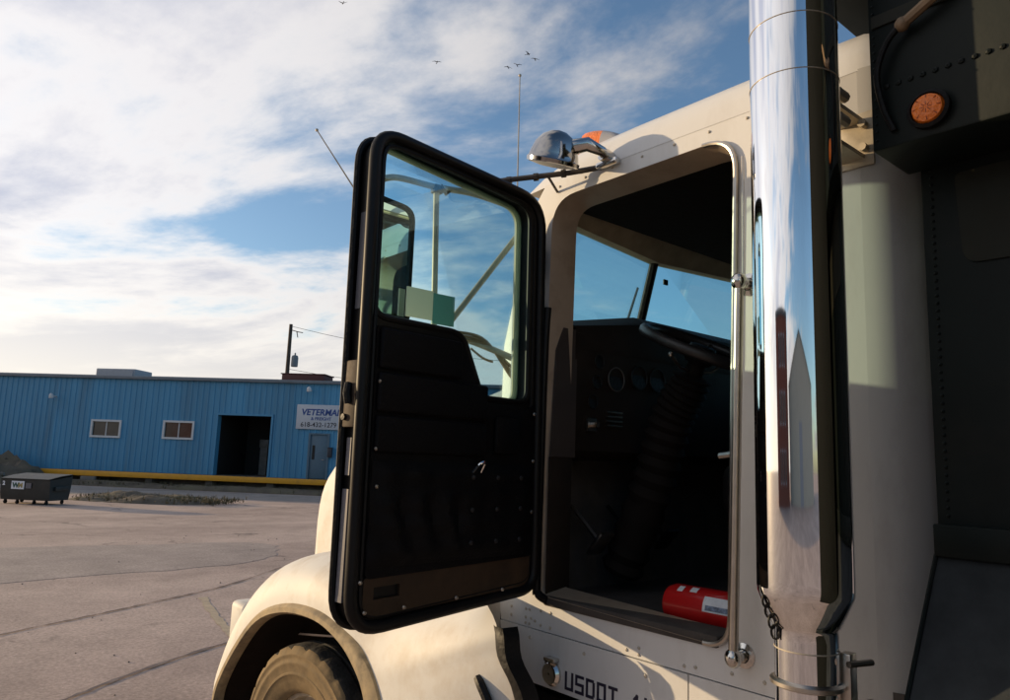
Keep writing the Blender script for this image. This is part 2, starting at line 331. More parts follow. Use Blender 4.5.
def inset(loop, d):
    """shrink (d > 0) a closed outline"""
    n = len(loop); A = sum(loop[i][0]*loop[(i+1) % n][1]-loop[(i+1) % n][0]*loop[i][1] for i in range(n)); sg = 1 if A > 0 else -1; o = []
    for i in range(n):
        a = Vector(loop[i-1]); p = Vector(loop[i]); b = Vector(loop[(i+1) % n]); e = (b-a)
        if e.length < 1e-6: o.append(tuple(p)); continue
        e.normalize(); o.append((p.x - e.y*d*sg, p.y + e.x*d*sg))
    return o
def spath(pts, k=6):
    P = [Vector(p) for p in pts]; o = []
    for i in range(len(P)-1):
        a = P[max(i-1, 0)]; b = P[i]; c = P[i+1]; d = P[min(i+2, len(P)-1)]
        for j in range(k):
            t = j/k; o.append(0.5*((2*b)+(c-a)*t+(2*a-5*b+4*c-d)*t*t+(3*b-a-3*c+d)*t**3))
    o.append(P[-1]); return o
def text_mb(s, size, M, depth=0.002, shear=0.0, bold=0.0):
    cu_ = bpy.data.curves.new('t', 'FONT'); cu_.body = s; cu_.size = size; cu_.extrude = depth; cu_.shear = shear; cu_.offset = bold; cu_.resolution_u = 3
    o = bpy.data.objects.new('t', cu_); scene.collection.objects.link(o)
    me = bpy.data.meshes.new_from_object(o.evaluated_get(bpy.context.evaluated_depsgraph_get()))
    b = MB().add([M @ v.co for v in me.vertices], [tuple(p.vertices) for p in me.polygons])
    bpy.data.objects.remove(o); bpy.data.curves.remove(cu_); bpy.data.meshes.remove(me); return b

# ------------------------------------------------------------------ ground
gm = MB(); S = 900
gm.add([(-S, -S, GZ), (S, -S, GZ), (S, S, GZ), (-S, S, GZ)], [(0, 1, 2, 3)])
tag(obj('ground', gm, asph), 'worn cracked asphalt yard', kind='structure')
def ribbon(pts, wid, z, jit=0.0):
    b = MB(); vs = []
    P = spath(pts, 14)
    for i, p in enumerate(P):
        t = (P[min(i+1, len(P)-1)]-P[max(i-1, 0)]).normalized(); nn = Vector((-t.y, t.x, 0)); w1 = wid*(1+random.uniform(-jit, jit)); w2 = wid*(1+random.uniform(-jit, jit))
        vs += [(p.x+nn.x*w1, p.y+nn.y*w1, z), (p.x-nn.x*w2, p.y-nn.y*w2, z)]
    return b.add(vs, [(2*i, 2*i+1, 2*i+3, 2*i+2) for i in range(len(P)-1)])
tag(obj('asphalt_seam', ribbon([(-2.4, 6.2, 0), (-.55, 7.25, 0), (.35, 7.75, 0), (1.1, 8.2, 0), (2.2, 8.9, 0), (3.6, 10.2, 0)], .017, GZ+.008, .9), tar), 'dark tar seam running across the yard', kind='structure')
tag(obj('asphalt_seam', ribbon([(-.6, 4.6, 0), (.2, 5.2, 0), (1.2, 5.75, 0), (2.2, 5.9, 0)], .022, GZ+.008, .6), tar), 'thin tar seam beside the front wheel', kind='structure')
tag(obj('painted_line', ribbon([(1.65, 8.2, 0), (1.4, 7.0, 0), (1.2, 5.8, 0)], .05, GZ+.004, .4), mat('faded line paint', (.46, .36, .24), .8, var=.25, scale=9, dirt=(.30, .24, .20), dirt_amt=.8, dscale=6)), 'faded paint line on the asphalt beside the fender', kind='structure')
pp = MB(); ol = [(-3, 10.2), (1.0, 10.6), (3.2, 10.9), (4.4, 12.2), (4.6, 13.6), (2.2, 14.2), (-3.5, 14.4)]
ol = [(a+random.uniform(-.08, .08), b+random.uniform(-.08, .08)) for a, b in [tuple(p[:2]) for p in spath([(*q, 0) for q in ol+[ol[0]]], 6)[:-1]]]
pp.add([(a, b, GZ+.004) for a, b in ol], [tuple(range(len(ol)))]); tag(obj('asphalt_patch', pp, patchm), 'pale worn patch in the asphalt', kind='structure')

# ------------------------------------------------------------------ warehouse and its surroundings
WZ = -R(46.46)
wh = empty('warehouse', (15.03, 32.17, GZ), WZ)
tag(wh, 'long low blue corrugated steel warehouse with a dark dock door', 'building')
def wz(z): return 1.78+(z-1.78)*1.0843-GZ      # measured height to local height above ground
K = 1.0843
EAVE = wz(5.06); DOCK = wz(.62)
S0, S1 = -46.0, 13.0
openings = [(-11.31*K, -9.84*K, wz(2.2), wz(2.97)), (-7.67*K, -6.19*K, wz(2.23), wz(3.03)), (-5.02*K, -2.42*K, DOCK, wz(3.4)), (-.52*K, .39*K, DOCK, wz(2.68))]
cuts = set([S0, S1])
for o_ in openings: cuts |= {o_[0], o_[1]}
wb = MB(); x = S0; pitch = 0.305
while x < S1:
    for a, b, d in ((0, .20, 0), (.20, .225, 1), (.225, .28, 2), (.28, .305, 3)):
        cuts.add(round(min(x+b, S1), 4))
    x += pitch
cs_ = sorted(cuts)
def ribd(x):
    u = (x-S0) % pitch
    if u <= .2: return 0.0
    if u < .225: return -(u-.2)/.025*.035
    if u <= .28: return -.035
    return -(1-(u-.28)/.025)*.035
for a, b in zip(cs_[:-1], cs_[1:]):
    if b-a < 1e-4: continue
    mid = (a+b)/2; iv = [(0.0, EAVE)]
    for o_ in openings:
        if o_[0] <= mid <= o_[1]: iv = [(0.0, o_[2]), (o_[3], EAVE)]
    da, db = ribd(a+1e-5), ribd(b-1e-5)
    for z0, z1 in iv: wb.add([(a, da, z0), (b, db, z0), (b, db, z1), (a, da, z1)], [(0, 1, 2, 3)])
obj('front_wall', wb, bluew, wh, recalc=False)
e2 = MB(); D = 22.0
e2.add([(S0, 0, 0), (S0, D, 0), (S0, D, EAVE), (S0, D/2, EAVE+1.2), (S0, 0, EAVE)], [(0, 1, 2, 3, 4)]); obj('end_wall', e2, bluew, wh)
e3 = MB(); e3.add([(S1, 0, 0), (S1, D, 0), (S1, D, EAVE), (S1, D/2, EAVE+1.2), (S1, 0, EAVE)], [(0, 1, 2, 3, 4)]); obj('end_wall', e3, bluew, wh)
e4 = MB(); e4.box(S0, S1, D-.05, D, 0, EAVE); obj('back_wall', e4, bluew, wh)
rf = MB(); rf.add([(S0-.2, -.15, EAVE+.02), (S1+.2, -.15, EAVE+.02), (S1+.2, D/2, EAVE+1.22), (S0-.2, D/2, EAVE+1.22), (S1+.2, D+.15, EAVE+.02), (S0-.2, D+.15, EAVE+.02)], [(0, 1, 2, 3), (3, 2, 4, 5)])
roof = obj('roof', rf, trimg, wh)
gt = MB(); gt.box(S0-.2, S1+.2, -.19, -.04, EAVE-.10, EAVE+.06, .02); obj('gutter', gt, trimg, wh)
for (a, b, z0, z1) in openings[:2]:
    fr = MB(); tw = .10
    for q in ((a-.04, b+.04, z0-.04, z0+tw-.04), (a-.04, b+.04, z1-tw+.04, z1+.04), (a-.04, a+tw-.04, z0+tw-.04, z1-tw+.04), (b-tw+.04, b+.04, z0+tw-.04, z1-tw+.04)):
        fr.box(q[0], q[1], -.09, .05, q[2], q[3])
    wf = obj('window', fr, winfr, wh)
    pn = MB(); pn.box(a+.05, b-.05, .0, .02, z0+.05, z1-.05); obj('pane', pn, winpane, wf)
    mu = MB(); mu.box((a+b)/2-.025, (a+b)/2+.025, -.02, -.003, z0+.06, z1-.06); obj('mullion', mu, winfr, wf)
a, b, z0, z1 = openings[2]
df = MB(); df.box(a-.10, a+.0, -.07, .3, z0, z1); df.box(b, b+.10, -.07, .3, z0, z1); df.box(a-.10, b+.10, -.07, .3, z1, z1+.10)
dd = obj('dock_door', df, bluew, wh)
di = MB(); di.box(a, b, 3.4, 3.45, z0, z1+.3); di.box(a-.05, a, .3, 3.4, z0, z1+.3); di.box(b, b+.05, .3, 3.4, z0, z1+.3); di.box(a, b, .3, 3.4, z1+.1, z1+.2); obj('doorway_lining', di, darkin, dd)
for k in range(2):
    cr = MB(); cr.box(a+1.05+k*.62, a+1.55+k*.62, 2.7, 3.2, z0+1.45, z0+1.9, .04); cr.box(a+1.1+k*.6, a+1.5+k*.6, 2.75, 3.15, z0, z0+1.45); obj('stored_pallet_load', cr, mat('wrapped goods', (.20, .18, .16), .4, var=.4, scale=4), dd)
fl = MB(); fl.box(a, b, -.02, 3.4, z0-.03, z0); obj('door_threshold', fl, conc, dd)
a, b, z0, z1 = openings[3]
md = MB(); md.box(a+.05, b-.05, .0, .05, z0+.02, z1-.05, .006); man = obj('entry_door', md, manm, wh)
t_ = MB(); t_.box(a-.05, a+.05, -.06, .06, z0, z1+.02); t_.box(b-.05, b+.05, -.06, .06, z0, z1+.02); t_.box(a+.05, b-.05, -.06, .06, z1-.05, z1+.02); obj('frame', t_, manm, man)
t_ = MB(); t_.box(a+.17, a+.30, -.012, -.002, z0+.95, z0+1.65); obj('door_glass', t_, darkin, man)
t_ = MB(); t_.tube([(b-.18, -.0, z0+.95), (b-.18, -.06, z0+.95), (b-.30, -.06, z0+.95)], .015, 8); obj('handle', t_, alum, man)
# rooftop units
t_ = MB(); t_.box(-12.5*K, -10.4*K, 1.6, 3.2, EAVE+.1, EAVE+.62, .04); t_.box(-12.4*K, -10.5*K, 1.55, 1.6, EAVE+.2, EAVE+.52)
tag(obj('rooftop_unit', t_, greyhv, None), 'pale grey low unit on the warehouse roof', 'roof unit')
t_ = MB(); t_.box(-2.75*K, -.6*K, 1.6, 3.0, EAVE+.1, EAVE+.55, .04); t_.box(-2.8*K, -.55*K, 1.58, 3.02, EAVE+.55, EAVE+.60)
tag(obj('rooftop_unit', t_, redhv, None), 'rust red low unit on the warehouse roof near the pole', 'roof unit')
# dock
dk = empty('loading_dock', (15.03, 32.17, GZ), WZ); tag(dk, 'low concrete loading dock with a long yellow edge beam', 'loading dock')
DS0 = -14.3*K; t_ = MB(); t_.box(DS0, S1, -1.25, -.04, DOCK-.14, DOCK); obj('platform', t_, conc, dk)
t_ = MB(); t_.box(DS0-.05, S1, -1.36, -1.25, wz(.40), DOCK+.02, .012); obj('edge_beam', t_, yellowm, dk)
t_ = MB(); t_.box(DS0+.4, S1, -.6, -.05, 0, DOCK-.14); obj('foundation_wall', t_, conc, dk)
x = DS0+1.0
while x < S1:
    t_ = MB(); t_.box(x, x+.35, -1.2, -.62, 0, DOCK-.14, .01); obj('pier', t_, conc, dk); x += 3.1
t_ = MB(); t_.box(-10.6*K, -9.9*K, -1.55, -1.38, 0, .42, .03); obj('concrete_block', t_, rockm, dk)
def local_tag(o, parent_e, label, cat, group=None):
    """stand-alone thing built in the warehouse's own frame"""
    o.rotation_euler = (0, 0, WZ); l = ORG[o]; c, s = math.cos(WZ), math.sin(WZ)
    o.location = (15.03+c*l.x-s*l.y, 32.17+s*l.x+c*l.y, GZ+l.z); ORG[o] = l; return tag(o, label, cat, group)
for o in [o for o in scene.objects if o.name.startswith('rooftop_unit')]: local_tag(o, wh, None, None)
# sign
t_ = MB(); t_.box(-1.2*K, 1.25*K, -.11, -.05, wz(2.87), wz(4.0), .008); sg = obj('wall_sign', t_, signm)
local_tag(sg, wh, 'white sign with blue lettering and a phone number above the grey door', 'sign')
def wtext(s, size, x, z, m, shear=0, bold=0):
    Mx = Matrix.Translation((x, -.115, z)) @ Matrix.Rotation(R(90), 4, 'X'); obj('lettering', text_mb(s, size, Mx, .002, shear, bold), m, sg)
wtext('VETERMAN', .43, -.98*K, wz(3.52), signblue, .15, .012); wtext('& FREIGHT', .22, -.5*K, wz(3.29), signblue, 0, .004); wtext('618-432-1279', .33, -.98*K, wz(2.98), signdark, 0, .003)
# wall lamps and letter box
for sx, sz, lab in ((-13.3, 4.02, 'small floodlight on a bracket high on the blue wall at the left'), (-.6, 4.66, 'small floodlight under the eave above the white sign')):
    t_ = MB(); t_.tube([(sx*K, -.03, wz(sz)), (sx*K, -.35, wz(sz)+.05), (sx*K+.05, -.5, wz(sz))], .035, 8); t_.lathe([(.02, .16), (.09, .10), (.13, -.06), (.12, -.08), (.01, -.07)], (sx*K+.05, -.5, wz(sz)), (0, -.35, 1), 14)
    local_tag(obj('wall_lamp', t_, winfr), wh, lab, 'lamp', 'floodlights on the blue wall')
t_ = MB(); t_.box(.43*K, .62*K, -.22, -.05, wz(1.62), wz(2.03), .01); t_.box(.42*K, .63*K, -.24, -.04, wz(2.03), wz(2.07)); t_.box(.47*K, .58*K, -.226, -.221, wz(1.78), wz(1.92))
local_tag(obj('letter_box', t_, signdark), wh, 'small black box on the wall beside the grey door', 'letter box')

# lane along the dock, verge and rubble
def lq(x, y): c, s = math.cos(WZ), math.sin(WZ); return (15.03+c*x-s*y, 32.17+s*x+c*y)
t_ = MB(); lo = [lq(x, y) for x, y in ((-60, -10), (-14, -9), (-6, -8.2), (-2, -7.6), (3, -6.6), (30, -6.2), (30, -2.9), (1.6, -2.8), (-8, -2.6), (-15, -3.0), (-60, -4))]
t_.add([(*p, GZ+.004) for p in lo], [tuple(range(len(lo)))]); tag(obj('gravel_lane', t_, lane), 'pale gravel lane in front of the loading dock', kind='structure')
def mound(cx, cy, lx, ly, h, seed, n=26):
    rd = random.Random(seed); rows = []
    for i in range(n+1):
        row = []
        for j in range(n+1):
            a, b = -1+2*i/n, -1+2*j/n; q = max(0, 1-(abs(a)**2.6+abs(b)**2.6)); zt = h*q**.6*(1+.5*math.sin(5*a+seed)*math.cos(4*b)+rd.uniform(-.28, .28))
            p = lq(cx+a*lx, cy+b*ly); row.append((*p, GZ-.03+max(0, zt)))
        rows.append(row)
    return MB().loft(rows)
tag(obj('verge', mound(-2.6, -10.3, 2.7, 1.3, .24, 3), soilm), 'low earth verge with dry grass beside the dumpster', kind='structure')
tag(obj('dock_verge', mound(-2, -1.75, 14, .75, .22, 5, 40), soilm), 'strip of soil at the foot of the loading dock', kind='structure')
tag(obj('earth_bank', mound(-18.0, -2.2, 5.0, 2.2, 1.25, 9), soilm), 'gravel bank against the left end of the blue wall', kind='structure')
gb = MB(); rd = random.Random(11)
def tuft(x, y, z, h):
    for k in range(5):
        a = rd.uniform(0, 6.28); l = rd.uniform(.03, .12); w_ = .012; dx, dy = math.cos(a), math.sin(a); hh = h*rd.uniform(.5, 1.1)
        gb.add([(x-dy*w_, y+dx*w_, z), (x+dy*w_, y-dx*w_, z), (x+dx*l, y+dy*l, z+hh)], [(0, 1, 2)])
for k in range(2600):
    if k % 2: p = lq(rd.uniform(-14.5, 11), rd.gauss(-1.75, .33)); h = .22*rd.random()+.05
    else: p = lq(-2.4+rd.uniform(-2.4, 3.0), -10.2+rd.gauss(0, .6)); h = .16*rd.random()+.05
    tuft(p[0], p[1], GZ+.02+rd.random()*.12, h)
for k in range(700):
    p = lq(-19.5+rd.gauss(0, 2.5), -2.6+rd.gauss(0, .8)); tuft(p[0], p[1], GZ+.1+rd.random()*.5, .25)
tag(obj('dry_grass', gb, grassm), 'dry yellow green grass along verge and dock foot', kind='stuff')
pb = MB()
for k in range(130):
    x, y = rd.uniform(-3.5, 5.5), 3.2+rd.random()**1.5*14; r_ = rd.uniform(.003, .010)*(1 if y < 8 else 1.5)
    bm = bmesh.new(); bmesh.ops.create_icosphere(bm, subdivisions=1, radius=r_)
    for v in bm.verts: v.co *= rd.uniform(.6, 1.25)
    pb.from_bm(bm, False, Matrix.Translation((x, y, GZ+r_*.35))); bm.free()
tag(obj('grit', pb, mat('dark grit', (.12, .10, .085), .9, var=.5, scale=3, world=True)), 'loose dark grit scattered over the asphalt', kind='stuff')
rb = MB()
for k in range(1, 100, 2):
    p = lq(*((-19+rd.gauss(0, 2.4), -3.4+rd.gauss(0, .6)) if k % 2 else (-2.5+rd.uniform(-2.3, 2.6), -11.0+rd.gauss(0, .4)))); r_ = rd.uniform(.04, .16)
    bm = bmesh.new(); bmesh.ops.create_icosphere(bm, subdivisions=1, radius=r_)
    for v in bm.verts: v.co *= rd.uniform(.7, 1.2)
    rb.from_bm(bm, False, Matrix.Translation((*p, GZ+r_*.3+(.4 if k % 2 else .05)))); bm.free()
tag(obj('rubble', rb, rockm), 'scattered grey stones on verge and bank', kind='stuff')

# ------------------------------------------------------------------ dumpster
da = math.atan2(25.1-26.6, 2.86-1.47); dm = empty('dumpster', (1.95, 25.95, GZ)); dm.scale = (.84, .84, .84); dm.rotation_euler = (0, 0, da); ORG[dm] = Vector((0, 0, 0))
tag(dm, 'dark green steel dumpster on casters at the far left of the yard', 'dumpster')
hw = 1.02; t_ = MB(); t_.loft([[(-hw, -.0, .16), (hw, -.0, .16), (hw, 1.0, .16), (-hw, 1.0, .16)], [(-hw, -.06, .42), (hw, -.06, .42), (hw, 1.05, .42), (-hw, 1.05, .42)], [(-hw, -.08, .92), (hw, -.08, .92), (hw, 1.12, 1.06), (-hw, 1.12, 1.06)]], False, True)
t_.add([(-hw, 0, .16), (hw, 0, .16), (hw, 1.0, .16), (-hw, 1.0, .16)], [(0, 1, 2, 3)]); obj('body', t_, dump_m, dm)
for x in (-.5, .5):
    t_ = MB(); t_.add([(x-.5, -.12, .93), (x+.5, -.12, .93), (x+.5, .5, 1.04), (x+.5, 1.14, 1.10), (x-.5, 1.14, 1.10), (x-.5, .5, 1.04), (x-.5, -.12, .96), (x+.5, -.12, .96), (x+.5, .5, 1.07), (x-.5, .5, 1.07), (x+.5, 1.14, 1.13), (x-.5, 1.14, 1.13)], [(6, 7, 8, 9), (9, 8, 10, 11), (0, 1, 7, 6), (0, 1, 2, 5), (5, 2, 3, 4), (0, 6, 9, 5), (1, 7, 8, 2), (5, 9, 11, 4), (2, 8, 10, 3), (4, 3, 10, 11)]); obj('lid', t_, dump_m, dm)
for x in (-hw-.05, hw+.05):
    t_ = MB(); t_.box(x-.05, x+.05, .15, .85, .52, .68, .01); obj('fork_pocket', t_, dump_m, dm)
for x in (-.85, -.35, .35, .85):
    t_ = MB(); t_.box(x-.03, x+.03, .02, .10, .10, .17); t_.tube([(x-.025, .06, .075), (x+.025, .06, .075)], .075, 12); obj('caster', t_, black, dm)
for x in (-.85, .85):
    t_ = MB(); t_.box(x-.03, x+.03, .85, .93, .10, .17); t_.tube([(x-.025, .89, .075), (x+.025, .89, .075)], .075, 12); obj('caster', t_, black, dm)
t_ = MB(); t_.box(-.55, -.02, -.100, -.088, .56, .86); lb = obj('label_panel', t_, whitel, dm)
obj('lettering', text_mb('W', .25, Matrix.Translation((-.50, -.103, .62)) @ Matrix.Rotation(R(90), 4, 'X'), .001, 0, .014), mat('logo green', (.01, .07, .05), .5), lb)
obj('lettering', text_mb('M', .25, Matrix.Translation((-.27, -.103, .62)) @ Matrix.Rotation(R(90), 4, 'X'), .001, 0, .010), mat('logo gold', (.35, .27, .10), .5), lb)
t_ = MB(); t_.box(.04, .27, -.100, -.088, .60, .80); obj('label_panel', t_, greyl, dm)
obj('stencil_number', text_mb('2', .2, Matrix.Translation((-.93, -.085, .70)) @ Matrix.Rotation(R(90), 4, 'X'), .001, 0, .012), whitel, dm)

# ------------------------------------------------------------------ utility pole and wires
px, py = 22.65, 54.3
up_ = empty('utility_pole', (px, py, GZ)); tag(up_, 'wooden utility pole with a transformer behind the blue warehouse', 'utility pole')
t_ = MB(); t_.tube([(px, py, GZ), (px, py, 6), (px, py, 12.05)], [.2, .18, .14], 10); obj('pole', t_, woodm, up_)
t_ = MB(); t_.lathe([(.01, 0), (.25, 0), (.27, .1), (.27, .75), (.22, .9), (.06, .95), (.06, 1.1), (.01, 1.15)], (px+.42, py-.30, 8.6), n=14); obj('transformer', t_, trimg, up_)
t_ = MB(); t_.tube([(px, py, 11.6), (px+.5, py-.38, 11.45), (px+.8, py-.6, 11.4)], .035, 6); t_.tube([(px+.4, py-.3, 11.5), (px+.5, py-.35, 11.0)], .04, 6); obj('bracket_arm', t_, woodm, up_)
for k, (h, e) in enumerate(((11.9, (48, 38, 10.6)), (8.4, (46, 34, 8.5)))):
    A_ = Vector((px, py, h)); B_ = Vector(e); t_ = MB(); t_.tube([A_.lerp(B_, i/12)-Vector((0, 0, 1.2*4*(i/12)*(1-i/12))) for i in range(13)], .018, 5)
    tag(obj('power_line', t_, woodm), ('top wire running right from the utility pole', 'lower wire running right from the transformer')[k], 'wire', 'overhead wires')

# ------------------------------------------------------------------ birds
def bird(p, sc, rz, flap):
    b = MB(); n = 8
    b.lathe([(.01, -.5), (.05, -.42), (.10, -.15), (.11, .1), (.07, .32), (.08, .42), (.03, .5), (.004, .58)], (0, 0, 0), (1, 0, .05), n)
    b.add([(-.45, -.06, 0), (-.45, .06, 0), (-.78, .14, 0), (-.78, -.14, 0)], [(0, 1, 2, 3)])
    for s in (-1, 1):
        b.add([(.2, s*.06, .05), (-.12, s*.06, .05), (-.05, s*.55, .05+flap*.35), (.22, s*.5, .05+flap*.35), (-.28, s*1.05, .05+flap*.5), (-.12, s*1.0, .05+flap*.52)], [(0, 1, 2, 3), (3, 2, 4, 5)])
    Mx = Matrix.Translation(p) @ Matrix.Rotation(rz, 4, 'Z') @ Matrix.Rotation(.3*math.sin(rz*3), 4, 'X') @ Matrix.Scale(sc, 4)
    b.v = [tuple(Mx @ Vector(q)) for q in b.v]; return b
def sky_pt(x, y, d):     # direction seen in the photograph, d metres off
    v = fw + rr*((x-505)/738) - uu*((y-350)/738); return cam.matrix_world.translation + v*d
for x, y, lab, f_ in ((343, 3, 'lone small dark bird at the top edge of the sky', .5), (437, 62, 'small dark bird flying alone left of the antenna', .3), (508, 67, 'leftmost dark bird above the antenna tip', -.2), (517, 65, 'dark bird with spread wings just above the antenna tip', .6), (528, 54, 'uppermost dark bird right of the antenna tip', .4), (535, 59, 'rightmost dark bird of the flock by the antenna', .1)):
    tag(obj('bird', bird(sky_pt(x, y, 45), .27, x*.7, f_), birdm), lab, 'bird', 'birds in the sky')

# ------------------------------------------------------------------ buildings behind the viewer (seen in the chrome)
def gable_shed(cx, cy, rz, w_, d, h, p, m, label):
    e = empty('shed', (cx, cy, GZ)); e.rotation_euler = (0, 0, rz); ORG[e] = Vector((0, 0, 0)); tag(e, label, 'building')
    t = MB(); t.add([(-w_/2, 0, 0), (w_/2, 0, 0), (w_/2, 0, h), (0, 0, h+p), (-w_/2, 0, h), (-w_/2, d, 0), (w_/2, d, 0), (w_/2, d, h), (0, d, h+p), (-w_/2, d, h)], [(0, 1, 2, 3, 4), (5, 6, 7, 8, 9), (1, 6, 7, 2), (0, 5, 9, 4)]); obj('wall', t, m, e)
    t = MB(); t.loft([[(-w_/2-.4, -.4, h-.15), (0, -.4, h+p+.12), (w_/2+.4, -.4, h-.15)], [(-w_/2-.4, d+.4, h-.15), (0, d+.4, h+p+.12), (w_/2+.4, d+.4, h-.15)]], False); obj('roof', t, roofm, e)
    t = MB(); t.box(-2.6, 2.6, -.06, -.01, 0, 4.6); obj('door', t, greyhv, e); return e
def face_cam(ang, dist): return (-.3+dist*math.cos(R(ang)), -1.18+dist*math.sin(R(ang)))
cx, cy = face_cam(206, 42); gable_shed(cx, cy, R(206-90), 42, 20, 7.2, 2.4, shedm, 'cream gabled shed across the yard mirrored in the exhaust stack')
bx, by = face_cam(163, 40); be = empty('brick_building', (bx, by, GZ)); be.rotation_euler = (0, 0, R(163-90)); ORG[be] = Vector((0, 0, 0)); tag(be, 'red brick building across the yard mirrored in the exhaust stack', 'building')
t_ = MB(); t_.box(-10, 10, 0, 14, 0, 10.2); bwl = obj('wall', t_, brickm, be)
t_ = MB(); t_.box(-10.15, 10.15, -.15, 14.1, 10.2, 10.6); obj('cornice', t_, roofm, be)
for i in range(4):
    for j in range(3):
        t_ = MB(); t_.box(-5.6+i*3, -4.2+i*3, -.06, -.01, 1.2+j*3.1, 3.0+j*3.1); wq = obj('window', t_, winfr, be); t_ = MB(); t_.box(-5.5+i*3, -4.3+i*3, -.08, -.065, 1.3+j*3.1, 2.9+j*3.1); obj('pane', t_, winpane, wq)

# ------------------------------------------------------------------ the truck
tr = empty('dump_truck', (0.93, 0.0, GZ)); tag(tr, 'cream white dump truck with its driver door open and chrome stack', 'truck')
W2 = 1.86
def yz(xa, sgn=1):            # plates in the truck's side plane: a = y, b = z, t = x
    return lambda a, b, t: (xa+sgn*t, a, b)
# cab side with the door opening
opening = rpoly([(-.005, 1.30, .05), (-.03, 2.79, .13), (-.842, 2.795, .12), (-.805, 1.275, .09)], 8)
side = [(.20, 1.183), (.25, 1.5), (.24, 2.24), (.10, 2.76), (.02, 2.86), (-.94, 2.86), (-.94, 1.183)]
t_ = MB(); t_.plate(side, [opening], yz(0), 0, .03); cabside = obj('cab_side', t_, cream, tr)
t_ = MB(); t_.plate([(.17, 1.0), (.20, 1.18), (-.655, 1.18), (-.655, 1.0)], [], yz(-.004), 0, .03); obj('sill_panel', t_, cream, cabside)
t_ = MB(); t_.plate([(-.659, 1.0), (-.659, 1.18), (-1.2, 1.18), (-1.2, 1.0)], [], yz(-.003), 0, .03); obj('sill_panel', t_, cream, cabside)
greyer = mat('sooty white paint', (0.36, 0.355, 0.345), 0.45, var=0.08, scale=3, dirt=(0.20, 0.18, 0.16), dirt_amt=0.5, dscale=5, stretch=(1, 1, .35))  # greyer than the other cab paint, for the rear panel and back wall
t_ = MB(); t_.plate([(-.9425, 1.183), (-.9425, 2.859), (-1.2, 2.859), (-1.2, 1.183)], [], yz(0), 0, .03); obj('rear_quarter_panel', t_, greyer, cabside, label='darker white panel behind the exhaust stack')
# jamb ring
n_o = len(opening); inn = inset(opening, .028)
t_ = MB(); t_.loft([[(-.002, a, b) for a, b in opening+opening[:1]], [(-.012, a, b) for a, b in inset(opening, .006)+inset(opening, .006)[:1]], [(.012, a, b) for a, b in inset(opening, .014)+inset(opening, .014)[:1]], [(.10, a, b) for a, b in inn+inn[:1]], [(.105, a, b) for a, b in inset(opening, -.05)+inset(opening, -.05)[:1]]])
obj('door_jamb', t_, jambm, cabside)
t_ = MB(); rl = inset(opening, .004); t_.tube([(-.010, a, b) for a, b in rl if a < -.60], .008, 8); obj('edge_trim', t_, alum, cabside)
t_ = MB()
for i in range(9): t_.dome((-.001, -.06-i*.135, 2.835), (-1, 0, 0), .0055)
for y, z in ((.14, 1.24), (.14, 1.21), (.06, 1.245), (.04, 1.245), (.06, 1.215), (.03, 1.215), (.01, 1.21), (.06, 1.195), (.04, 1.195), (-.02, 1.2), (-.07, 1.2), (-.02, 1.25), (-.07, 1.25), (-.42, 1.20), (-.47, 1.215), (-.47, 1.195), (-.64, 1.20), (-.68, 1.205), (-.80, 1.215), (-.90, 1.215), (-1.0, 1.215), (-1.1, 1.215)): t_.dome((0, y, z), (-1, 0, 0), .0062)
for y, z in ((.03, 1.15), (-.24, 1.15), (-.5, 1.14)): t_.dome((-.004, y, z), (-1, 0, 0), .007)
obj('rivets', t_, mat('painted rivet', (.42, .38, .32), .5), cabside, kind='stuff')
# rear corner and back wall
cr_ = [(.13-.13*math.cos(R(a)), -1.2-.13*math.sin(R(a))) for a in range(0, 91, 10)]
t_ = MB(); t_.loft([[(x, y, 1.0) for x, y in cr_]+[(W2-.13, -1.33, 1.0)], [(x, y, 2.86) for x, y in cr_]+[(W2-.13, -1.33, 2.86)]]); obj('cab_back', t_, greyer, tr)
for z in (1.66, 2.0, 2.32):
    t_ = MB(); t_.tube([(x-.001, y, z) for x, y in cr_[:3]]+[], .003, 5); obj('panel_seam', t_, jambm, cabside) if False else None
# roof
prof = [(-.0012, -.008), (.004, .04), (.02, .085), (.055, .125), (.12, .155), (.3, .185), (.6, .20), (.93, .205)]
prof = prof+[(W2-x, z) for x, z in prof[-2::-1]]
st = [(.16, .05, .03), (.12, .30, .02), (.05, .60, .01), (-.05, .82, .004), (-.18, .96, 0), (-.4, 1, 0), (-.8, 1.02, 0), (-1.1, 1.02, 0), (-1.2, 1.0, .0), (-1.26, .9, .02), (-1.31, .62, .06), (-1.33, .0, .13)]
t_ = MB(); t_.loft([[(ins+(W2-2*ins)*x/W2, y, 2.862+z*k) for x, z in prof] for y, k, ins in st]); roofo = obj('cab_roof', t_, cream, tr)
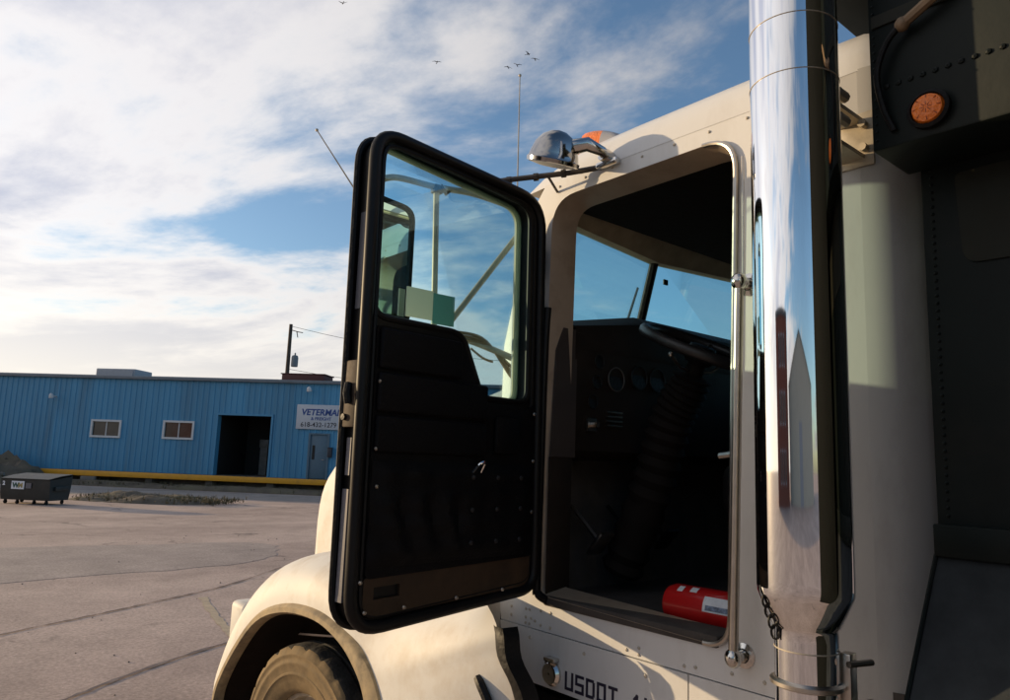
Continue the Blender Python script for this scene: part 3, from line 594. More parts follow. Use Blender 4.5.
# right side with its own window, header, pillars, cowl
rw = rpoly([(-.1, 2.15, .06), (-.1, 2.7, .08), (-.75, 2.7, .08), (-.75, 2.15, .06)])
t_ = MB(); t_.plate([(.20, 1.0), (.25, 1.5), (.24, 2.24), (.10, 2.76), (.02, 2.86), (-1.2, 2.86), (-1.2, 1.0)], [rw], yz(W2), -.03, 0); rs_ = obj('cab_side', t_, cream, tr)
t_ = MB(); t_.plate(inset(rw, -.02), [], yz(W2-.02), 0, .006); obj('window_glass', t_, dglass, rs_)
CB, CT = .37, .22
def wpt(x, z):               # windshield surface: folded at the middle, raked back
    k = 1-abs(x-.93)/.86; return (x, (.20+(CB-.20)*k)+((.085+(CT-.085)*k)-(.20+(CB-.20)*k))*(z-2.24)/.53, z)
for x0, x1 in ((.07, .92), (.94, 1.79)):
    t_ = MB(); q = [wpt(x0, 2.20), wpt(x1, 2.20), wpt(x1, 2.80), wpt(x0, 2.80)]; t_.add(q+[(a, b+.006, c) for a, b, c in q], [(0, 1, 2, 3), (7, 6, 5, 4), (0, 1, 5, 4), (1, 2, 6, 5), (2, 3, 7, 6), (3, 0, 4, 7)]); obj('windshield', t_, wglass, tr)
t_ = MB(); t_.tube([wpt(.93, 2.18), wpt(.93, 2.5), wpt(.93, 2.80)], .022, 8); obj('windshield_post', t_, black, tr)
for (xa, za, xb, zb) in ((.80, 2.22, .865, 2.64), (.90, 2.22, .955, 2.66)):
    p_ = Vector(wpt(xa, za))+Vector((0, .03, 0)); q_ = Vector(wpt(xb, zb))+Vector((0, .02, 0)); t_ = MB(); t_.tube([p_, p_.lerp(q_, .5), q_], [.009, .007, .004], 6); wp_ = obj('wiper', t_, black, tr)
    t_ = MB(); t_.tube([p_.lerp(q_, .35)-Vector((.012, .008, 0)), q_-Vector((.012, .008, 0))], .005, 5); obj('wiper_blade', t_, black, wp_)
t_ = MB(); c_ = Vector(wpt(1.02, 2.69)); t_.box(c_.x-.016, c_.x+.016, c_.y-.014, c_.y-.004, c_.z-.014, c_.z+.014, .003); obj('toll_tag', t_, black, tr)
t_ = MB()
for x0, x1 in ((.03, .93), (.93, 1.83)):
    a, b = wpt(x0, 2.775), wpt(x1, 2.775); t_.add([(a[0], a[1]-.03, 2.765), (b[0], b[1]-.03, 2.765), (b[0], b[1]+.02, 2.765), (a[0], a[1]+.02, 2.765), (a[0], a[1]-.10, 2.86), (b[0], b[1]-.10, 2.86), (b[0], b[1]-.01, 2.87), (a[0], a[1]-.01, 2.87)], [(0, 1, 2, 3), (0, 1, 5, 4), (3, 2, 6, 7), (4, 5, 6, 7)])
obj('windshield_header', t_, tanlin, tr)
for xa, xb in ((.031, .085), (W2-.085, W2-.031)):
    t_ = MB(); t_.add([(xa, .235, 2.20), (xb, .235, 2.20), (xb, .16, 2.20), (xa, .16, 2.20), (xa, .095, 2.80), (xb, .095, 2.80), (xb, .03, 2.80), (xa, .03, 2.80)], [(0, 1, 5, 4), (1, 2, 6, 5), (2, 3, 7, 6), (3, 0, 4, 7)]); obj('pillar', t_, jambm, tr)
t_ = MB(); cowl = [(.03, .24), (.93, CB+.03), (W2-.03, .24)]; t_.loft([[(x, y, 1.0) for x, y in cowl], [(x, y, 2.21) for x, y in cowl]], False); obj('firewall', t_, black, tr)
# interior shell
t_ = MB(); t_.box(.04, W2-.04, -1.26, .02, 2.80, 2.815); obj('headliner', t_, liner, tr)
t_ = MB(); t_.box(.14, W2-.14, -1.29, -1.27, 1.29, 2.85); t_.box(.031, .045, -1.20, -.90, 1.29, 2.8); obj('rear_lining', t_, liner, tr)
t_ = MB(); t_.plate([(.1, 1.29), (.1, 2.79), (-1.26, 2.79), (-1.26, 1.29)], [inset(rw, -.03)], yz(W2-.06), 0, .02); obj('side_lining', t_, liner, tr)
t_ = MB(); t_.box(.004, W2-.05, -1.28, .22, 1.245, 1.272); flo = obj('cab_floor', t_, matm, tr)
t_ = MB(); t_.add([(.04, .16, 1.272), (1.8, .16, 1.272), (1.8, .24, 1.85), (.04, .24, 1.85), (.04, .05, 1.273), (1.8, .05, 1.273)], [(0, 1, 2, 3), (4, 5, 1, 0)]); obj('toe_board', t_, matm, flo)
t_ = MB(); t_.box(.03, .075, -.78, -.03, 1.272, 1.292, .008); obj('scuff_plate', t_, black, flo)
t_ = MB(); t_.box(-.010, .115, -.76, -.035, 1.272, 1.3085, .010); obj('sill_cover', t_, matm, flo)
t_ = MB(); t_.box(.002, .118, -.043, -.036, 1.309, 1.80, .002); obj('kick_panel', t_, dashm, tr)
t_ = MB(); t_.tube(spath([(-.008, -.06, 1.292), (-.013, -.016, 1.31), (-.014, -.008, 1.36), (-.014, -.011, 1.8), (-.013, -.016, 2.2), (-.008, -.020, 2.36)], 6), .0155, 10); obj('weatherstrip', t_, frameb, tr)
t_ = MB(); t_.add([(.002, -.046, 1.80), (.13, -.046, 1.80), (.13, -.046, 2.29), (.055, -.046, 2.29), (.02, -.046, 2.2), (.002, -.04, 1.80), (.13, -.04, 1.80), (.13, -.04, 2.29), (.055, -.04, 2.29), (.02, -.04, 2.2)], [(0, 1, 2, 3, 4), (5, 6, 7, 8, 9), (0, 1, 6, 5), (1, 2, 7, 6), (2, 3, 8, 7), (3, 4, 9, 8), (4, 0, 5, 9)]); obj('pillar_trim', t_, dashend, tr)
# dashboard
dp = [(.23, 2.27), (.10, 2.325), (.0, 2.315), (-.05, 2.28), (-.045, 2.15), (.00, 1.83), (.05, 1.79), (.23, 1.79)]
t_ = MB(); t_.plate(dp, [], lambda a, b, t: (t, a, b), .12, 1.78); dash = obj('dashboard', t_, dashm, tr)
t_ = MB(); t_.plate(inset(dp, .004), [], lambda a, b, t: (t, a, b), .085, .119); obj('dash_end_panel', t_, dashend, dash)
hr = []
for i in range(24):
    x = .12+i*.072; rise = .085*min(1, max(0, (x-.10)/.45))**1.0; rise = rise*(1 if x < 1.55 else max(0, 1-(x-1.55)/.2))
    hr.append([(x, .20, 2.29+rise*.5), (x, .12, 2.325+rise), (x, .03, 2.33+rise), (x, -.04, 2.305+rise*.8), (x, -.058, 2.25), (x, -.05, 2.22)])
t_ = MB(); t_.loft(hr); obj('instrument_hood', t_, dashm, dash)
for gx, gz, gr in ((.36, 2.12, .048), (.50, 2.14, .05), (.62, 2.14, .05), (.25, 2.18, .026), (.25, 2.10, .026), (.24, 2.02, .026)):
    yf = -.046+(2.15-gz)*.14; t_ = MB(); t_.tube([(gx+gr*math.cos(a), yf-.004, gz+gr*math.sin(a)) for a in [i*math.pi/10 for i in range(20)]], .003, 6, closed=True); gz_ = obj('gauge', t_, mat('dim ring', (.06, .055, .05), .5) if gr == .048 else frameb, dash)
    t_ = MB(); t_.lathe([(gr*.95, .002), (.001, .002)], (gx, yf, gz), (0, -1, .14), 16); obj('gauge_face', t_, black, gz_)
for i in range(4):
    t_ = MB(); t_.box(.33, .42, -.03+.0, -.018, 1.985-i*.018, 1.990-i*.018); obj('vent_slat', t_, alum, dash)
t_ = MB(); t_.tube([(.24, .0, 1.93), (.24, -.06, 1.93)], .012, 8); t_.box(.215, .265, -.030, -.018, 1.905, 1.955); obj('ignition_switch', t_, alum, dash)
# steering wheel, column, boot
sc_ = Vector((.50, -.36, 2.235)); nrm = Vector((0, -.42, .91)).normalized(); e1 = Vector((1, 0, 0)); e2_ = nrm.cross(e1)
t_ = MB(); t_.tube([sc_+(e1*math.cos(a)+e2_*math.sin(a))*.235 for a in [i*2*math.pi/40 for i in range(40)]], .022, 10, closed=True); sw = obj('steering_wheel', t_, mat('wheel rim', (.016, .015, .015), .42, var=.2), tr)
for a in (.5, 2.64, 4.71):
    d_ = e1*math.cos(a)+e2_*math.sin(a); t_ = MB(); t_.tube([sc_+d_*.05-nrm*.03, sc_+d_*.14-nrm*.02, sc_+d_*.23], .012, 6); obj('spoke', t_, alum, sw)
t_ = MB(); t_.lathe([(.001, .015), (.05, .01), (.065, -.03), (.05, -.06)], sc_, nrm, 18); obj('hub', t_, vinyl, sw)
t_ = MB(); cp = spath([sc_-nrm*.05, sc_-nrm*.16, sc_-nrm*.30+Vector((0, .02, 0)), Vector((.5, -.12, 1.7)), Vector((.48, .02, 1.35))], 10)
t_.tube(cp, [(.055+.016*(i % 2)+.02*min(1, i/16)) if i > 6 else .035 for i in range(len(cp))], 14); obj('steering_column', t_, mat('column boot', (.012, .010, .009), .75, var=.3, spec=0.08), sw)
for s in (-1, 1):
    t_ = MB(); b_ = sc_-nrm*.10; t_.tube([b_, b_+Vector((s*.10, -.01, .01)), b_+Vector((s*.17, -.02, .05))], .006, 6); t_.sphere(b_+Vector((s*.17, -.02, .05)), .011, 8); obj('column_lever', t_, alum, sw)
# pedals
for x in (.33, .55, .75):
    t_ = MB(); Mx = Matrix.Translation((x, .0, 1.47)) @ Matrix.Rotation(R(-50), 4, 'X'); t_.box(-.04, .04, -.055, .055, -.008, .008, .004, Mx); t_.tube([Mx @ Vector((0, 0, 0)), (x, .16, 1.6)], .01, 6); obj('pedal', t_, alum if x < .4 else black, tr)
# seat
t_ = MB(); t_.box(.26, .80, -1.12, -.58, 1.62, 1.80, .05, seg=4); seat = obj('seat', t_, vinyl, tr)
t_ = MB(); t_.box(.28, .78, -1.24, -1.08, 1.78, 2.45, .05, Matrix.Translation((0, .0, 0)), seg=4); obj('backrest', t_, vinyl, seat)
t_ = MB(); t_.box(.34, .72, -1.05, -.65, 1.272, 1.40, .01)
for i in range(6): t_.box(.36, .70, -1.02, -.68, 1.40+i*.036, 1.428+i*.036, .012)
obj('suspension', t_, black, seat)
t_ = MB(); t_.tube([(.25, -.60, 1.82), (.25, -.75, 1.84), (.25, -.95, 1.84)], .012, 8); obj('armrest_bar', t_, alum, seat)

# ---- driver door, swung open square to the cab
DA = R(6.5)
def swing(p):                # the door is 1.068 times its drawn width and stands a little past square
    x, y, z = p[0]*1.068, p[1], p[2]; return (x*math.cos(DA)-y*math.sin(DA), x*math.sin(DA)+y*math.cos(DA), z)
SWING[0] = swing
do = rpoly([(-.012, 1.315, .10), (-.03, 2.785, .14), (-.800, 2.800, .11), (-.786, 1.262, .12)], 8)
glass = rpoly([(-.085, 1.995, .045), (-.095, 2.735, .07), (-.757, 2.768, .05), (-.747, 2.205, .05), (-.40, 2.205, .08), (-.30, 1.995, .06)], 6)
xz = lambda yb: (lambda a, b, t: (a, yb+t, b))
t_ = MB(); t_.plate(inset(do, .018), [inset(glass, -.012)], xz(0), .0, .078); door = obj('driver_door', t_, frameb, tr)
t_ = MB(); t_.plate(inset(do, .004), [glass], xz(.079), 0, .006); obj('outer_skin', t_, cream, door)
t_ = MB(); t_.tube([(a, .070, b) for a, b in inset(do, .006)], .011, 8, closed=True); obj('outer_seal', t_, black, door)
t_ = MB(); t_.tube([(a, -.006, b) for a, b in inset(do, .016)], .019, 10, closed=True); obj('inner_seal', t_, frameb, door)
t_ = MB(); t_.tube([(a, -.004, b) for a, b in inset(do, .046)], .008, 8, closed=True); obj('inner_flange', t_, frameb, door)
t_ = MB(); t_.plate(inset(glass, -.02), [], xz(.044), 0, .005); obj('window_glass', t_, dglass, door)
t_ = MB(); t_.tube([(a, .066, b) for a, b in inset(glass, -.002)], .011, 8, closed=True); obj('window_rubber', t_, mat('window gasket', (.42, .38, .24), .6, var=.2, scale=9), door)
t_ = MB(); t_.tube([(a, .004, b) for a, b in inset(glass, -.006)], .012, 8, closed=True); obj('window_moulding', t_, frameb, door)
pl = rpoly([(-.055, 1.445, .02), (-.06, 2.00, .02), (-.08, 1.965, 0), (-.305, 1.965, .05), (-.41, 2.172, .06), (-.745, 2.172, .02), (-.735, 1.425, .02)], 5)
t_ = MB(); t_.plate(pl, [], xz(-.014), 0, .012); ip = obj('inner_panel', t_, vinyl, door)
# padded rolls and tufts
for z0, z1 in ((2.04, 2.165), (1.91, 2.03), (1.79, 1.90)):
    t_ = MB(); t_.box(-.735, -.42 if z0 > 2 else -.30, -.030, -.012, z0, z1, .010, seg=3); obj('padded_roll', t_, vinyl, ip)
rdm = random.Random(4); rows = []
for i in range(33):
    row = []
    for j in range(19):
        x = -.735+.67*i/32; z = 1.455+.31*j/18; ed = min(1, i/2, (32-i)/2, j/2, (18-j)/2)
        y = -.014-.022*ed*(.55+.45*abs(math.sin(math.pi*i/5.3)*math.sin(math.pi*j/4.6)))-rdm.uniform(0, .004)-(.012*math.sin(x*60+z*22)*ed if x < -.38 and z < 1.66 else 0)
        row.append((x, y, z))
    rows.append(row)
t_ = MB(); t_.loft(rows); obj('quilted_pad', t_, vinyl, ip)
bt = MB()
for i in range(3):
    for j in range(3): bt.dome((-.36+i*.11, -.036, 1.51+j*.105), (0, -1, 0), .009)
obj('tuft_buttons', bt, mat('button', (.012, .011, .012), .5), ip, kind='stuff')
t_ = MB(); t_.tube(spath([(-.36, -.03, 1.735), (-.352, -.055, 1.765), (-.335, -.06, 1.77), (-.325, -.03, 1.735)], 5), .004, 6); obj('pull_handle', t_, chrome, ip)
t_ = MB(); t_.box(-.26, -.15, -.034, -.013, 1.80, 1.93, .012); obj('window_crank_plate', t_, vinyl, ip)
kp = rpoly([(-.06, 1.345, .05), (-.055, 1.448, .01), (-.735, 1.428, .01), (-.735, 1.312, .05)])
hole = [(-.70, 1.365), (-.70, 1.400), (-.61, 1.403), (-.61, 1.368)]
t_ = MB(); t_.plate(kp, [hole], xz(-.011), 0, .010); obj('kick_plate', t_, brownm, door)
sc2 = MB()
for x, z in ((-.73, 2.0), (-.73, 1.80), (-.72, 1.69), (-.755, 1.42), (-.60, 1.335), (-.40, 1.34), (-.20, 1.345), (-.07, 1.60), (-.07, 1.78), (-.07, 1.95), (-.34, 1.98), (-.735, 1.335)): sc2.dome((x, -.024, z), (0, -1, 0), .007)
obj('screws', sc2, alum, door, kind='stuff')
# latch and stickers on the free edge
t_ = MB(); t_.box(-.792, -.779, .004, .066, 1.86, 2.06, .004); lat = obj('latch', t_, rust, door)
t_ = MB(); t_.tube([(-.796, .03, 1.93), (-.803, .03, 1.96), (-.796, .035, 1.99)], .012, 8); t_.tube([(-.79, .05, 1.89), (-.80, .05, 1.89)], .010, 8); obj('latch_rotor', t_, black, lat)
for z0, z1, y0, y1, m_ in ((1.72, 1.83, .028, .05, greyl), (1.36, 1.68, .026, .056, greyl), (2.22, 2.58, .03, .055, mat('grey tape', (.10, .10, .115), .5, var=.1))):
    t_ = MB(); t_.box(-.7795, -.774, y0, y1, z0, z1); obj('sticker', t_, m_, door)
for z in (1.5, 2.0, 2.55):
    t_ = MB(); t_.box(-.03, .008, .02, .07, z-.05, z+.05, .006); t_.tube([(-.002, .09, z-.06), (-.002, .09, z+.06)], .012, 8); obj('hinge', t_, frameb, door)
t_ = MB(); t_.tube(spath([(-.72, .09, 1.75), (-.72, .13, 1.76), (-.60, .13, 1.76), (-.60, .09, 1.75)], 4), .01, 8); obj('outer_handle', t_, chrome, door)

SWING[0] = None
# ---- mirror on its bracket, carried by the door's outer side
t_ = MB(); mo = rpoly([(-.46, 2.27, .02), (-.46, 2.70, .06), (-.66, 2.72, .06), (-.66, 2.27, .02)]); t_.plate(mo, [inset(mo, .014)], xz(.235), 0, .03); t_.plate(mo, [], xz(.265), 0, .02); mir = obj('door_mirror', t_, black, tr)
t_ = MB(); t_.plate(inset(mo, .013), [], xz(.245), 0, .006); obj('mirror_glass', t_, mirrorm, mir)
t_ = MB(); t_.tube(spath([(-.62, .30, 2.70), (-.605, .30, 2.77), (-.53, .29, 2.82), (-.35, .27, 2.825), (-.22, .20, 2.815), (-.10, .088, 2.76)], 8), .0125, 10)
t_.tube([(-.348, .272, 2.825), (-.335, .26, 2.27)], .0115, 10); t_.tube([(-.06, .10, 2.67), (-.278, .25, 2.285)], .0115, 10)
t_.tube(spath([(-.60, .29, 2.255), (-.45, .28, 2.25), (-.30, .25, 2.25), (-.18, .2, 2.225), (-.05, .09, 2.16)], 8), .013, 10); obj('mirror_bracket', t_, steel, mir)
t_ = MB()
t_.box(-.365, -.325, .255, .29, 2.80, 2.835, .006); t_.tube([(-.345, .25, 2.83), (-.315, .25, 2.80), (-.30, .25, 2.82)], .008, 6); t_.box(-.60, -.55, .27, .30, 2.69, 2.725, .006); obj('bracket_clamp', t_, black, mir)
t_ = MB()
for k in range(3): t_.tube(spath([(-.33, .25-.01*k, 2.245), (-.24, .22, 2.235+.012*k), (-.15, .17, 2.215+.008*k), (-.06, .11, 2.13-.02*k), (-.02, .10, 2.08)], 6), .006, 6)
t_.tube(spath([(-.20, .2, 2.20), (-.14, .2, 2.17), (-.09, .2, 2.16)], 5), .005, 6); obj('mirror_cable', t_, hosem, mir)
t_ = MB(); t_.box(-.49, -.375, .215, .222, 2.285, 2.395); obj('two_tone_rectangle', t_, platea, mir, label='beige half of the plain rectangle by the mirror bracket')  # flat two-tone rectangle added beside the bracket, nature unidentified
t_ = MB(); t_.box(-.374, -.275, .215, .222, 2.275, 2.390); obj('two_tone_rectangle', t_, plateb, mir, label='teal half of the plain rectangle by the mirror bracket')
t_ = MB(); t_.tube([(-.62, .3, 2.665), (-.705, .3, 2.755), (-.845, .3, 2.905)], [.004, .003, .002], 6); t_.sphere((-.847, .3, 2.907), .006, 8); obj('whip_antenna', t_, steel, mir)
t_ = MB(); t_.tube([(.36, .6, 2.12), (.35, .6, 3.0), (.339, .6, 3.69)], [.006, .004, .0025], 6); t_.sphere((.339, .6, 3.69), .008, 8); obj('radio_antenna', t_, steel, tr)

# ---- spotlight, brace bar and roof marker light
sp = Vector((-.16, -.195, 2.885)); ax = Vector((-.09, -.36, .93)).normalized()
t_ = MB(); t_.lathe([(.088, -.045), (.096, -.043), (.098, -.030), (.092, -.024), (.088, -.006), (.076, .030), (.056, .056), (.030, .072), (.001, .078)], sp, ax, 28); spo = obj('spotlight', t_, mat('smoky chrome', (.36, .35, .34), .12, 1.0, var=.1, scale=10), tr)
t_ = MB(); t_.lathe([(.089, -.044), (.05, -.052), (.001, -.055)], sp, ax, 24); obj('lens', t_, winfr, spo)
t_ = MB(); t_.tube([sp+Vector((.03, -.05, .01)), sp+Vector((.06, -.105, .015)), sp+Vector((.11, -.13, -.005)), Vector((0.0, -.32, 2.864))], [.03, .026, .018, .018], 10); t_.tube([Vector((.005, -.32, 2.869)), Vector((-.04, -.315, 2.878))], .024, 10); t_.box(-.03, .0, -.37, -.27, 2.835, 2.86, .008); obj('swivel_arm', t_, chromed, spo)
t_ = MB(); bp_ = [Vector((-.012, -.285, 2.845)), Vector((-.05, -.16, 2.848)), Vector((-.17, .05, 2.845)), Vector((-.26, .22, 2.84))]; t_.tube(bp_, .011, 8)
for k in (.25, .5, .75): q = bp_[1].lerp(bp_[3], k-.2); t_.tube([q-Vector((.004, -.007, 0)), q+Vector((.004, -.007, 0))], .016, 8)
t_.tube([bp_[1].lerp(bp_[2], .35), (-.002, -.05, 2.815)], .005, 6); obj('brace_bar', t_, mat('brown bar', (.05, .04, .035), .5, var=.3), tr)
for k, x in enumerate((.16, .56, .93, 1.30, 1.70)):
    y = -.05; zr = 3.05+.01*(1 if .3 < x < 1.5 else 0); t_ = MB(); rows = []
    for i in range(9):
        u = i/8; hw_ = .05*(1-.55*u); hh = .075*math.sin(math.pi*(.5-.42*u))*(1 if u < 1 else .3); rows.append([(x+hw_*math.cos(a), y-.19*u, zr-.035+hh*max(0, math.sin(a))*1.25) for a in [math.pi*j/10 for j in range(11)]])
    t_.loft(rows[4:]); ml = obj('marker_light', t_, greyhv, tr)
    t_ = MB(); t_.loft([[(x, y+.06, zr-.04)]*11, [(x+.035*math.cos(a), y+.045, zr-.04+.055*math.sin(a)) for a in [math.pi*j/10 for j in range(11)]]]+rows[:5]); obj('lens', t_, amber, ml)

# ---- grab handle, round latch, lettering
t_ = MB(); t_.tube([(-.055, -.87, 2.30), (-.055, -.841, 1.29)], .0135, 12); gh = obj('grab_handle', t_, alum, tr)
for y, z in ((-.871, 2.315), (-.840, 1.272)):
    t_ = MB(); t_.sphere((-.055, y, z), .024, 14, (1, 1, 1.1)); t_.tube([(-.055, y, z), (.0, y, z)], .018, 10); t_.lathe([(.034, 0), (.034, .006), (.02, .010)], (.001, y, z), (-1, 0, 0), 14); obj('handle_mount', t_, chromed, gh)
t_ = MB(); t_.tube([(-.036, -.875, 2.70), (-.036, -.873, 2.31)], .004, 6); obj('drip_strip', t_, alum, gh)
t_ = MB(); t_.lathe([(.040, 0), (.042, .012), (.034, .022), (.012, .016), (.001, .02)], (-.004, -.095, 1.055), (-1, 0, 0), 20); rl_ = obj('round_latch', t_, chromed, tr)
t_ = MB(); t_.box(-.035, -.004, -.125, -.075, 1.096, 1.110, .003); t_.box(-.02, -.004, -.10, -.065, 1.03, 1.10, .004); obj('latch_lever', t_, chromed, rl_)
# block letters USDOT drawn with straight strokes
GL = {'U': [(0, 1, 0, 0), (0, 0, 1, 0), (1, 0, 1, 1)], 'S': [(1, 1, 0, 1), (0, 1, 0, .5), (0, .5, 1, .5), (1, .5, 1, 0), (1, 0, 0, 0)], 'D': [(0, 0, 0, 1), (0, 1, .85, 1), (1, .85, 1, .15), (.85, 0, 0, 0)], 'O': [(0, 0, 0, 1), (0, 1, 1, 1), (1, 1, 1, 0), (1, 0, 0, 0)], 'T': [(0, 1, 1, 1), (.5, 1, .5, 0)], '1': [(.5, 0, .5, 1), (.2, .8, .5, 1)], '4': [(0, 1, 0, .4), (0, .4, 1, .4), (.8, 1, .8, 0)], '6': [(1, 1, 0, 1), (0, 1, 0, 0), (0, 0, 1, 0), (1, 0, 1, .5), (1, .5, 0, .5)], '3': [(0, 1, 1, 1), (1, 1, 1, 0), (0, 0, 1, 0), (.2, .5, 1, .5)]}
lw, lh, st_ = .030, .050, .0095; yc = -.158
for ch in 'USDOT 1463':
    t_ = MB()
    for k, (a, b, c, d) in enumerate(GL.get(ch, [])):
        p = Vector((a*lw, b*lh)); q = Vector((c*lw, d*lh)); dv = (q-p).normalized()*st_/2; nn = Vector((-dv.y, dv.x)); p -= dv; q += dv
        t_.box(-.0052-.0002*k, -.003, 0, 1, 0, 1)
        for i_ in range(8):
            x_, y_, z_ = t_.v[-8+i_]; w_ = p+(q-p)*y_-nn+nn*2*z_; t_.v[-8+i_] = (x_, yc-w_.x, 1.021+w_.y)
    if t_.v: obj('letter', t_, navy, cabside)
    yc -= lw+.019

# ---- chassis, steps, tank
t_ = MB(); t_.box(.50, .60, -7.5, 2.3, .55, .82); t_.box(1.26, 1.36, -7.5, 2.3, .55, .82); t_.box(.6, 1.26, -.9, -.7, .58, .80); t_.box(.6, 1.26, 1.1, 1.3, .5, .70); obj('chassis', t_, black, tr)
t_ = MB(); t_.box(.03, .45, -1.15, .12, .22, .97, .02); sb = obj('battery_box', t_, black, tr)
for z in (.30, .66):
    t_ = MB(); t_.box(-.12, .03, -.85, -.10, z-.02, z, .006); obj('step', t_, alum, sb)

# ---- hood and front fenders
rows = []
for y, x0, zt, zb in ((.30, .10, 2.20, 1.10), (.34, .10, 2.21, 1.10), (.7, .11, 2.13, 1.08), (1.2, .14, 2.01, 1.05), (1.7, .115, 1.93, 1.0), (1.95, .12, 1.86, .9), (2.08, .15, 1.80, .8), (2.16, .21, 1.72, .7), (2.20, .32, 1.6, .7)):
    wd = .93-x0; half = []
    for k in range(15):
        a = math.pi/2*k/14; half.append((.93-wd*math.cos(a)**.42, zb+(zt-zb)*(.30+.70*math.sin(a)**.42) if k else zb+(zt-zb)*.3))
    half = [(x0, zb)]+half; rows.append([(x, y, z) for x, z in half]+[(1.86-x, y, z) for x, z in half[-2::-1]])
t_ = MB(); t_.loft(rows); nose = rows[-1]; t_.add(nose, [tuple(range(len(nose)))]); hood = obj('hood', t_, fenderp, tr)
t_ = MB(); t_.box(.48, 1.38, 2.19, 2.23, .75, 1.45, .01)
grl = obj('grille', t_, black, hood)
for i in range(9): t_ = MB(); t_.box(.52+i*.1, .54+i*.1, 2.23, 2.25, .78, 1.42); obj('grille_bar', t_, chrome, grl)
lip = [(2.10, .40), (2.07, .54), (1.88, .76), (1.63, .955), (1.34, 1.05), (1.02, 1.075), (.78, 1.03), (.63, .95), (.55, .86), (.48, .70), (.45, .5)]
end = [(2.32, .42, .25), (2.28, .70, .22), (2.12, 1.0, .2), (1.80, 1.20, .17), (1.42, 1.30, .15), (1.0, 1.345, .12), (.52, 1.325, .03), (-.02, 1.258, -.225), (-.11, 1.150, -.262), (-.185, 1.04, -.25), (-.22, .80, -.23)]
def dens(P, k=5): return [tuple(p) for p in spath(P, k)]
lipd = dens([(-.345, y, z) for y, z in lip]); endd = dens([(x, y, z) for y, z, x in end])
wc = Vector((0, 1.22, .37))
rows = []
for l, e in zip(lipd, endd):
    l = Vector(l); e = Vector(e); od = Vector((0, l.y-wc.y, l.z-wc.z)).normalized(); d_ = (e-l).length
    fr_ = min(1, max(0, (l.y-.55)/.45)); p1 = l+od*d_*(.34+.12*fr_)+Vector((-.012*fr_, 0, 0)); p2 = e+Vector((-.45*abs(e.x-l.x)-.05, 0, 0))+Vector((0, 0, .02)); gr_ = min(1, max(0, (e.y+.05)/.6)); p1 = (l.lerp(e, .33)+Vector((-.02, 0, .0))).lerp(p1, gr_); p2 = (l.lerp(e, .70)+Vector((-.03, 0, .0))).lerp(p2, gr_); row = []
    for k in range(13):
        s = k/12; row.append(l*(1-s)**3+p1*3*s*(1-s)**2+p2*3*s*s*(1-s)+e*s**3)
    rows.append(row)
def fender(mir_=False):
    fx = (lambda p: (1.86-p[0], p[1], p[2])) if mir_ else (lambda p: tuple(p))
    t = MB(); t.loft([[fx(p) for p in r_] for r_ in rows]); fo = obj('front_fender', t, fenderp, tr)
    t = MB(); fl = []
    for k, p in enumerate(lipd):
        p = Vector(p); od = Vector((0, p.y-wc.y, p.z-wc.z)).normalized(); g_ = k/(len(lipd)-1); wd_ = .032+.075*max(0, (g_-.55)/.45)
        fl.append([fx(p+q_) for q_ in (Vector((.03, 0, 0))-od*.012, Vector((-.004, 0, 0))-od*.014, Vector((-.022, 0, 0))-od*.004, Vector((-.022, 0, 0))+od*wd_*.6, Vector((-.008, 0, 0))+od*wd_, Vector((.03, 0, 0))+od*(wd_+.01))])
    t.loft(fl); obj('arch_flare', t, lipm, fo)
    t = MB(); t.loft([[fx((p[0]+.004, p[1], p[2])) for p in lipd], [fx((.45, p[1]*.9+.12, p[2]-.03)) for p in lipd]]); obj('arch_liner', t, mat('arch liner', (.016, .011, .008), .9, var=.4, scale=12, spec=0.1), fo)
    t = MB(); q = [Vector(p) for p in endd[36:]]; t.loft([[fx(p+Vector((-.012, .0, 0))) for p in q], [fx(p+Vector((-.024, -.025, 0))) for p in q], [fx(p+Vector((-.02, -.055, 0))) for p in q], [fx(p+Vector((.04, -.062, 0))) for p in q]]); obj('edge_rubber', t, black, fo)
    return fo
ff = fender(); fender(True)
t_ = MB(); t_.tube(spath([(-.285, -.03, 1.065), (-.293, -.055, 1.05), (-.292, -.09, 1.01), (-.285, -.12, .95)], 5), .016, 8); obj('hood_latch', t_, black, ff)
t_ = MB(); t_.tube([(-.1, 1.9, .82), (.1, 1.3, .88), (.3, .9, .86)], .009, 6); t_.box(.1, .3, 1.0, 1.15, .84, .90, .01); obj('stay_rod', t_, alum, ff)
for mx_ in (0, 1):
    t_ = MB(); xa, xb = (-.27, .15) if not mx_ else (1.71, 2.13); t_.box(xa, xb, 2.03, 2.22, .73, .955, .03, seg=3); hp = obj('headlight_pod', t_, fenderp, tr)
    t_ = MB(); t_.lathe([(.095, 0), (.08, .025), (.001, .035)], ((xa+xb)/2, 2.22, .845), (0, 1, 0), 20); obj('headlight', t_, winfr, hp)
t_ = MB(); t_.box(-.22, 2.08, 2.24, 2.36, .05, .38, .03, seg=3); obj('bumper', t_, black, tr)

